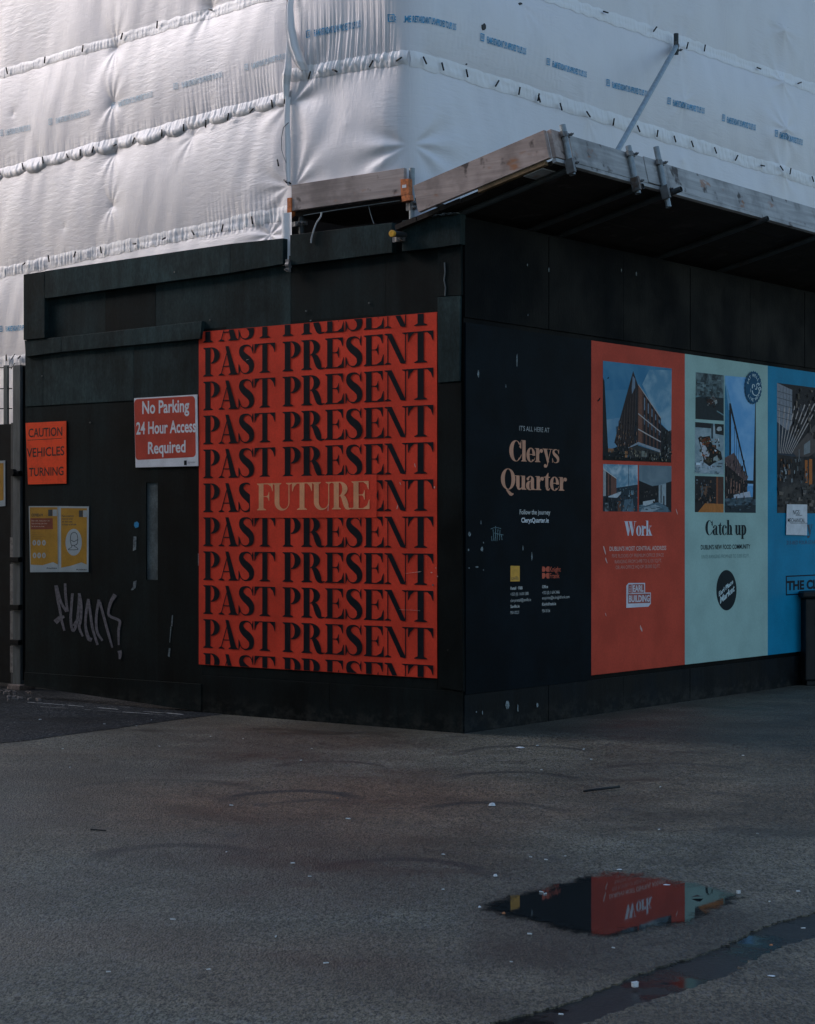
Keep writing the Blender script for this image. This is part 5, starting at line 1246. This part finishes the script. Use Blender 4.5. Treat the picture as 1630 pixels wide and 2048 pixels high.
# inner deck over the gap
mb = MB()
for k in range(3):
    mb.hexa([SS.pt(a_[0], a_[1] - .23 - .038, .03 - .23 * k), SS.pt(b_[0] + .05, a_[1] - .23 - .038, .03 - .23 * k), SS.pt(b_[0] + .05, a_[1] - .23 - .038, .03 - .23 * k - .222), SS.pt(a_[0], a_[1] - .23 - .038, .03 - .23 * k - .222),
             SS.pt(a_[0], a_[1] - .23, .03 - .23 * k), SS.pt(b_[0] + .05, a_[1] - .23, .03 - .23 * k), SS.pt(b_[0] + .05, a_[1] - .23, .03 - .23 * k - .222), SS.pt(a_[0], a_[1] - .23, .03 - .23 * k - .222)])
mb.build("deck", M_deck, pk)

x, o = 822, .02
z0_, z1_ = LW.uv(820, 500)[1], SS.uv(822, 300)[1]
u_ = SS.u(824, o)
P0 = SS.pt(u_, z0_, o); P1 = SS.pt(u_, SS.uv(822, 338)[1], o)
st = pole("upright grey tube beside the orange plank end at the scaffold corner", P0, P1, [], m=M_tube)
for zc in (SS.uv(822, 417)[1], SS.uv(822, 408)[1]): coupler(Vector((P0.x, P0.y, zc)), Vector((0, 0, 1)), LW.n.to_3d(), st)
u_ = SS.u(603, .0); P0 = SS.pt(u_, z0_, 0); P1 = SS.pt(u_, SS.uv(603, 428)[1], 0)
st2 = pole("short upright tube with clips in the dark gap under the left plank end", P0, P1, [], m=M_tubeD)
coupler(SS.pt(u_, SS.uv(603, 447)[1], 0), Vector((0, 0, 1)), LW.n.to_3d(), st2); coupler(SS.pt(u_ - .04, SS.uv(592, 449)[1], .01), Vector((0, 0, 1)), LW.n.to_3d(), st2)
a = LW.px(815, 471, .02); b = LW.px(784, 467, .26)
yc = pole("stub of tube with a yellow end cap poking out over the top board", a, b, [], m=M_tubeD)
mb = MB(); d = (b - a).normalized(); mb.tube(b - d * .02, b + d * .008, .0275, 16); mb.build("end_cap", plain((.75, .38, .05), .4, .15, 30), yc, bevel=.004)
coupler(LW.px(797, 479, .09), Vector((0, 0, 1)), LW.n.to_3d(), yc)
# rusty coupler at the foot of the hanging sheet
rc_ = thing("scaffold_clip", LW.px(577, 532, .05), "small rusty clip at the joint of the two top boards", "clip")
coupler(LW.px(577, 530, .055), LW.e.to_3d(), LW.n.to_3d(), rc_, .8)
mb = MB(); mb.tube(LW.px(579, 536, .06), LW.px(580, 544, .05), .010, 8); mb.build("bolt", M_cpl, rc_)
# wires
def wire(label, pts, r_, m, fc, off):
    P = [np.array(fc.px(x, y, off)) for x, y in pts]; Q = stk([(x, y, .1) for x, y in pts], 5)
    mid = [((a[0] + b[0]) / 2, (a[1] + b[1]) / 2) for a, b in zip(Q[1], Q[2])]
    mb = MB(); mb.path([fc.px(x, y, off) for x, y in mid], r_, 6); mb.smooth = False
    return tag(mb.build("wire", m), label, "wire")
wire("pale bent wire dangling from the gap over the top board", [(643, 425), (641, 434), (633, 446), (627, 462), (623, 476), (622, 486)], .007, plain((.45, .46, .47), .5), LW, .06)
wire("thin taut line strung under the corner plank", [(607, 431), (660, 422), (720, 413), (800, 401)], .0035, plain((.16, .19, .20), .5), SS, .05)
wire("thin slanting line hanging in the dark gap", [(737, 411), (742, 430), (748, 448)], .0035, plain((.16, .19, .20), .5), SS, .03)

# the projecting platform ("fan")
Wf = .88
FO = Face(C2 + RW.n * Wf, RW.e)
uf, zf = FO.uv(1093, 261.5)
EP = Face(C2 + RW.e * uf, RW.n)
ui, zi = EP.uv(836, 371)
td = (RW.n * (Wf - ui)).to_3d() + Vector((0, 0, zf - zi)); tl = td.length; td.normalize()
wv = RW.e.to_3d(); nv = wv.cross(td) * 1.0
if nv.z < 0: nv = -nv
def fp(w, t, h):                                          # w along the street, t = distance in from the outer edge, h below the toe-board top
    q = EP.pt(Wf, zf) - td * t + wv * w - nv * h
    return q
def fbox(mb, w0, w1, t0, t1, h0, h1):
    return mb.hexa([fp(w0, t0, h1), fp(w1, t0, h1), fp(w1, t1, h1), fp(w0, t1, h1), fp(w0, t0, h0), fp(w1, t0, h0), fp(w1, t1, h0), fp(w0, t1, h0)])
LEN = 15.0
fan = thing("scaffold_platform", fp(LEN / 3, tl / 2, .26), "tilted timber scaffold platform jutting out over the right hoarding", "scaffold platform")
def wpx(x, y, off=0.0): return Face(C2 + RW.n * (Wf + off), RW.e).u(x) - uf
mb = MB(); t_ = .004; k = 0; r = random.Random(6)
while t_ < tl + .28:
    w = .012 + r.uniform(0, .02)
    while w < LEN:
        l = 3.9 if w > 1 else r.uniform(1.8, 3.9); fbox(mb, w, min(LEN, w + l - .006), t_, t_ + .219, .2265 + r.uniform(0, .004), .2645 + r.uniform(0, .004)); w += l
    t_ += .226
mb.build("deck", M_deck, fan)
mb = MB(); fbox(mb, -.0395, -.0005, -.002, tl + .02, 0, .225); mb.build("toe_board", M_wE, fan, "pinkish brown end board with rusty stains", bevel=.003)
mb = MB(); fbox(mb, -.03, .012, .05, tl * .55, .2275, .262); mb.build("deck_edge", wood(AR, (.20, .13, .07)), fan, bevel=.003)
segs = [(0, wpx(1129, 290)), (wpx(1129.5, 290), wpx(1278, 330)), (wpx(1279, 330), wpx(1322, 345)), (wpx(1323, 345), wpx(1323, 345) + 3.9), (wpx(1323, 345) + 3.905, wpx(1323, 345) + 7.8), (wpx(1323, 345) + 7.81, LEN)]
for i, (s0, s1) in enumerate(segs):
    mb = MB(); j = (0, .004, -.003, .006, .002, .0)[i]
    fbox(mb, s0, s1 - .002, -.040 + j * .5, -.001 + j * .5, j, .225 + j); mb.build("toe_board", M_wR if i else M_wE, fan, bevel=.003)
mb = MB(); fbox(mb, .0, LEN, -.035, .003, .2305, .262); mb.build("edge_board", M_wR, fan, bevel=.002)
mb = MB(); fbox(mb, 0, .3, .1, .28, .265, .272); mb.build("packing", M_wR, fan)
# transoms under the deck and uprights at the outer edge
def transom(px, py, ext, label, g, cap=False):
    w = wpx(px, py, ext)
    return pole(label, fp(w, tl + .25, .2645 + .032), fp(w, -ext - .02, .2645 + .032), [], m=M_tubeD, group=g), w
g1_ = "tubes under the timber platform"
_, wa = transom(1131, 337, .06, "tube end under the platform's near corner", g1_)
_, wb = transom(1268, 374, .06, "tube end under the platform beneath the middle upright", g1_)
_, wc = transom(1345, 384, .17, "tube poking furthest out under the platform, just right of the three uprights", g1_)
_, wd = transom(1519, 431, .09, "lone tube end under the platform's plain long toe board", g1_)
_, we = transom(1634, 463, .09, "tube end under the platform at the right edge of the picture", g1_)
pole("long tube running lengthways under the platform deck", fp(.1, tl - .15, .2645 + .085), fp(LEN - 1, tl - .15, .2645 + .085), [], m=M_tubeD)
def upright(px, h0, h1, label):
    w = wpx(px, 300, .07)
    t = pole(label, fp(w, -.068, h1), fp(w, -.068, h0), [], m=M_tube, group="uprights clamped to the platform edge")
    coupler(fp(w, -.068, .035), nv, td, t); coupler(fp(w, -.068, .265), nv, td, t)
    mb = MB(); mb.box(fp(w - .035, -.085, .30), .03, .07, .11, (wv, td, nv)); mb.build("clip_flap", M_cpl, t)
    return t
upright(1128, -.045, .36, "short upright tube clamped at the platform's near corner")
upright(1259, -.035, .37, "middle short upright tube clamped to the platform edge, below the slanting brace")
upright(1318, -.105, .42, "tallest short upright tube clamped to the platform edge, nearest the plain long board")
# slanting brace from the platform up to the sheeting
top = SR.px(1354, 90, .07); bq = Face(C2 + RW.n * .45, RW.e).px(1229, 312)
br = pole("long slanting grey blue brace tube rising from the platform to the sheeting", bq, top, [], m=steel((.34, .42, .47), .5, .15))
d = (top - bq).normalized(); coupler(top - d * .05, d, RW.n.to_3d(), br)
mb = MB(); mb.tube(top - d * .06 - Vector((0, 0, .08)), top - d * .06 + Vector((0, 0, .13)), .0242, 14); mb.build("stub", M_tubeD, br)

# ------------------------------------------------------------------ gate at the far left
GA = Face(C2 + dR * .62, LW.e)
gt = thing("site_gate", GA.px(36, 1300), "tall grey steel gate post and dark sheet gate at the far left", "gate")
M_post = steel((.20, .23, .235), .6, .3); M_pd = plain((.005, .007, .008), .6, .3, 8, spec=.08)
ug0, ug1 = GA.u(25.5), GA.u(40.5); zgt = GA.uv(34, 730)[1]
t = NT("grey_painted_post"); f = t.noise(1.0, 4, .6, t.map((20, 20, 3), 0))
M_post = t.out(Base_Color=t.mix(t.ramp(f, .3, .7), (.05, .062, .066), (.10, .12, .122)), Roughness=.55)
mb = MB(); mb.fbox(GA, ug0, ug1, .04, zgt, -.10, 0); mb.build("post", M_post, gt, bevel=.004)
mb = MB(); mb.fbox(GA, ug1 + .002, ug1 + .085, .10, zgt - .01, -.16, -.03); mb.build("post", M_pd, gt, bevel=.003)
mb = MB(); mb.fbox(GA, ug0 - .03, ug1 + .05, 0, .055, -.16, .05); mb.build("footing", plain((.20, .16, .14), .9, .3, 20, .4, 60), gt, bevel=.008)
zz0 = GA.uv(10, 848)[1]
mb = MB(); mb.fbox(GA, GA.u(22) - 3.0, GA.u(22), .06, zz0, -.06, -.02); mb.build("sheet_panel", M_pd, gt, bevel=.003)
mb = MB(); mb.fbox(GA, GA.u(22) - .015, GA.u(22) + .02, .06, zz0 + .01, -.065, -.010); mb.build("panel_frame", plain((.05, .056, .058), .5), gt, bevel=.003)
for x in (6.5, -70):
    mb = MB(); mb.fbox(GA, GA.u(x - 3.5), GA.u(x + 4.5), zz0, GA.uv(8, 730)[1], -.05, -.025); mb.build("upright_bar", M_post, gt, bevel=.003)
mb = MB()
for y in (735, 777, 817):
    mb.tube(GA.px(-160, y + 3, -.03), GA.px(24, y, -.03), .005, 6)
for y in (720, 738):
    mb.tube(GA.px(22, y, -.02), GA.px(30, y - 12, -.02), .004, 5)
mb.build("fence_wire", M_pd, gt)
mb = MB()
for y in (948, 1120, 1215, 1285): 
    u_, z_ = GA.uv(30, y); mb.fbox(GA, u_ - .05, u_ + .09, z_ - .02, z_ + .03, -.02, .035)
mb.build("hinge", M_pd, gt, bevel=.004)
mb = MB(); 
for y0, y1 in ((1075, 1120), (1128, 1210), (1222, 1282), (1292, 1345)):
    (u0g, za), zb = GA.uv(22, y0), GA.uv(22, y1)[1]; mb.fbox(GA, u0g - .02, u0g + .02, zb, za, -.045, -.005)
mb.build("edge_strip", plain((.20, .19, .175), .7, .3, 20), gt)
mb = MB(); u_, z_ = GA.uv(30, 945); mb.tube(GA.pt(u_, z_, -.02), GA.pt(u_, z_, .05), .035, 12); mb.build("latch", M_pd, gt)
ny = panel("notice", "yellow and white notice cut by the left edge, on the dark gate", "notice", GA, [(-75, 925), (10, 921), (10.5, 1012), (-75, 1018)], -.020, -.015, M_wp)
shape(ny, "yellow_field", M_yel, GA, [(-73, 930), (7, 926), (7, 1000), (-30, 1008), (-73, 1003)], -.0142)
# rubble at the post's foot
rb = MB(); r = random.Random(31)
for k in range(26):
    p = G(r.uniform(2, 80), r.uniform(1384, 1404)); s_ = r.uniform(.012, .05)
    a = r.uniform(0, 3); rb.box(p + Vector((0, 0, s_ * .3 + .004)), s_, s_ * r.uniform(.5, 1), s_ * .6, (Vector((math.cos(a), math.sin(a), .2)).normalized(), Vector((-math.sin(a), math.cos(a), 0)), Vector((0, .2, 1)).normalized()))
tag(rb.build("rubble", plain((.14, .12, .11), .9, .4, 30, .4, 80), bevel=.004), "loose grit and rubble at the foot of the gate post", "rubble", kind="stuff")

# ------------------------------------------------------------------ litter bin at the right edge
zb_ = 20.1
BF = Face(((1611 - CX) / F * zb_, zb_), (1, 0.12))
bn = thing("litter_bin", BF.pt(.3, 0), "black litter bin with an overhanging lid at the right edge, before the blue panel", "litter bin")
M_bin = plain((.008, .010, .012), .45, .3, 8, .15, 60)
hb = H - (1196 - HY) / F * zb_
mb = MB(); mb.fbox(BF, 0, .56, .05, hb, -.5, 0); mb.build("body", M_bin, bn, bevel=.02)
mb = MB(); mb.fbox(BF, -.04, .60, hb, hb + .07, -.54, .04); mb.build("lid", M_bin, bn, bevel=.02)
mb = MB(); mb.fbox(BF, .02, .54, 0, .052, -.48, -.02); mb.build("plinth", M_bin, bn, bevel=.008)
mb = MB(); mb.fbox(BF, .10, .46, hb - .30, hb - .10, -.02, .006); mb.build("slot_frame", plain((.02, .022, .024), .4), bn, bevel=.006)

# ------------------------------------------------------------------ litter on the ground
M_butt = plain((.55, .56, .55), .7, .2, 200); M_pap = plain((.62, .64, .65), .7, .12, 90, .4, 140); M_tan = plain((.50, .20, .09), .7, .2, 100); M_blk = plain((.012, .013, .014), .6)
r = random.Random(17)
k4 = 1 / 2.329; k5 = 1 / 2.117; k6 = 1 / 1.811
spots = [(x * k4, 1360 + y * k4) for x, y in ((292, 324), (325, 411), (635, 217), (1132, 276), (1451, 323), (1402, 378), (1076, 589), (1055, 806), (1363, 859), (1442, 920), (1620, 652), (742, 312), (980, 267), (486, 208), (705, 189), (187, 188))]
spots += [(860 + x * k5, 1480 + y * k5) for x, y in ((455, 27), (651, 43), (682, 86), (472, 130), (975, 203), (1325, 70), (1558, 647), (1438, 690), (55, 490), (573, 496), (425, 500), (490, 512), (55, 638), (420, 828), (343, 945), (553, 1170), (775, 886), (970, 384), (1386, 400), (470, 650), (488, 657), (1580, 803))]
spots += [(x * k6, 1740 + y * k6) for x, y in ((625, 184), (998, 246), (392, 374), (755, 365), (1180, 343))]
butt = None
for i, (x, y) in enumerate(spots):
    p = G(x, y); 
    if i % 9 == 0 or butt is None:
        mb = MB(); n = 7; L = r.uniform(.016, .027)
        mb.tube((-L / 2, 0, .0042), (L / 2, .002, .0038), .0040, 8); mb.box((L * .5, .003, .003), .006, .006, .004)
        butt = mb.build("litter_scrap", M_butt, smooth=False); o = butt
    else:
        o = butt.copy(); COL.objects.link(o)
    o.location = (p.x, p.y, p.z + .004); a = r.gauss(0, .7); o.rotation_euler = (0, 0, a); s_ = r.uniform(.55, 1.0); o.scale = (s_, s_, s_)
    tag(o, "tiny pale scrap of litter lying on the asphalt", "litter", "tiny pale scraps scattered on the asphalt")
def scrap(px, py, size, label, m=M_pap, seed=0, hgt=.5):
    r = random.Random(seed); p = G(px, py); n = 9; vs = [p + Vector((0, 0, .004 + size * hgt))]; fs = []
    for ring_ in (0, 1):
        for k in range(n):
            a = 2 * math.pi * k / n; q = (.55 if ring_ == 0 else 1) * size * r.uniform(.7, 1.15)
            vs.append(p + Vector((math.cos(a) * q, math.sin(a) * q * .8, .004 + (size * hgt * r.uniform(.5, .95) if ring_ == 0 else 0))))
    for k in range(n):
        j = (k + 1) % n; fs += [(0, 1 + k, 1 + j), (1 + k, 1 + n + k, 1 + n + j, 1 + j)]
    mb = MB(); mb.add(vs, fs); return tag(mb.build("paper_scrap", m), label, "paper scrap")
scrap(860 + 382 * k5, 1480 + 35 * k5, .034, "flat white paper scrap inside the far dark ring mark", seed=1, hgt=.25)
scrap(860 + 262 * k5, 1480 + 280 * k5, .025, "crumpled white paper scrap on the arc of a dark ring mark", seed=2, hgt=.7)
scrap(860 + 802 * k5, 1480 + 552 * k5, .015, "white paper scrap on the puddle's far edge", seed=3, hgt=.3)
scrap(860 + 1003 * k5, 1480 + 616 * k5, .018, "flat oval white scrap floating in the puddle's red reflection", seed=4, hgt=.15)
scrap(860 + 277 * k5, 1480 + 580 * k5, .013, "small upright white scrap left of the puddle", seed=5, hgt=.9)
scrap(860 + 1445 * k5, 1480 + 1003 * k5, .016, "thin pale scrap on the road near the bottom right corner", seed=6, hgt=.2)
scrap(860 + 312 * k5, 1480 + 738 * k5, .009, "tan pebble at the puddle's left tip", M_tan, 7, .9)
scrap(860 + 1445 * k5, 1480 + 873 * k5, .009, "orange crumb lying in the wet gutter", M_tan, 8, .6)
scrap(1572 * k4, 1360 + 553 * k4, .010, "orange fleck in the ring mark before the red poster", M_tan, 9, .5)
scrap(860 + 210 * k5, 1480 + 712 * k5, .008, "tiny round white crumb at the puddle's left tip", seed=10, hgt=1)
def cup(px, py, s_, label):
    p = G(px, py); t = thing("paper_cube", p, label, "paper scrap"); mb = MB()
    mb.box(p + Vector((0, 0, .004 + s_ * .42)), s_, s_ * .8, s_ * .8, (Vector((.94, .34, 0)), Vector((-.34, .94, 0)), Vector((0, 0, 1)))); mb.build("body", M_pap, t, bevel=.004)
    mb = MB(); mb.box(p + Vector((0, 0, .004 + s_ * .84)), s_ * 1.06, s_ * .84, s_ * .05, (Vector((.94, .34, .05)).normalized(), Vector((-.34, .94, 0)), Vector((0, 0, 1)))); mb.build("flap", M_butt, t)
cup(860 + 868 * k5, 1480 + 1052 * k5, .024, "white folded paper cube sitting in the wet gutter")
cup(860 + 1306 * k5, 1480 + 655 * k5, .018, "white folded paper cube right of the puddle")
# black stick
a, b = G(1167, 1586.5), G(1239, 1579); mb = MB(); mb.tube(a + Vector((0, 0, .014)), b + Vector((0, 0, .018)), .0075, 8, .0085)
tag(mb.build("stick", M_blk, smooth=True), "black stick lying on the asphalt before the red panel", "stick")
a, b = G(181, 1661), G(212, 1663); mb = MB(); mb.tube(a + Vector((0, 0, .006)), b + Vector((0, 0, .006)), .004, 6)
tag(mb.build("twig", M_blk), "thin dark twig on the left of the asphalt", "twig")
mb = MB(); p = G(1395, 1798); mb.add([p + Vector((-.03, 0, .008)), p + Vector((-.005, .03, .012)), p + Vector((.03, .01, .008)), p + Vector((.01, -.02, .016)), p + Vector((0, .0, .02))], [(0, 4, 1), (1, 4, 2), (2, 4, 3), (3, 4, 0)])
tag(mb.build("leaf", M_blk), "dark dead leaf floating at the puddle's right end", "leaf")

# ------------------------------------------------------------------ unseen terrace added left of the frame, keeping low light off the gate
OBD, OB0, OBH = 7.2, 1.8, 12.5
OB = Face(C2 + LW.n * OBD, -LW.e)
ob = thing("added_terrace", OB.pt(12, 0), "unseen grey stone terrace across the side lane, added to shade the black hoarding", "building")
t = NT("grey_stone"); br_ = t.n("ShaderNodeTexBrick"); t.set(br_.inputs["Vector"], t.map((1, 1, 1), 0, t.n("ShaderNodeTexCoord").outputs["Generated"]))
br_.inputs["Scale"].default_value = 40; br_.inputs["Color1"].default_value = (.10, .105, .105, 1); br_.inputs["Color2"].default_value = (.14, .145, .145, 1); br_.inputs["Mortar"].default_value = (.2, .18, .16, 1)
M_brk = t.out(Base_Color=br_.outputs[0], Roughness=.85)
mb = MB(); mb.fbox(OB, OB0, 34, 0, OBH, -8, 0); mb.build("wall", M_brk, ob)
mb = MB(); mb.fbox(OB, OB0 - .1, 34.1, OBH, OBH + .35, -8.1, .12); mb.build("cornice", plain((.30, .29, .27), .8), ob)
M_gl = plain((.015, .018, .02), .1, .1); M_fr = plain((.35, .34, .33), .6)
for fl in range(int((OBH - 1.0) / 3)):
    for k in range(8):
        u = OB0 + 1.6 + k * 3.4
        mb = MB(); mb.fbox(OB, u, u + 1.2, 1.0 + fl * 3, 2.8 + fl * 3, .002, .05); w_ = mb.build("window", M_fr, ob)
        mb = MB(); mb.fbox(OB, u + .08, u + 1.12, 1.08 + fl * 3, 2.72 + fl * 3, .02, .054); mb.build("pane", M_gl, w_)
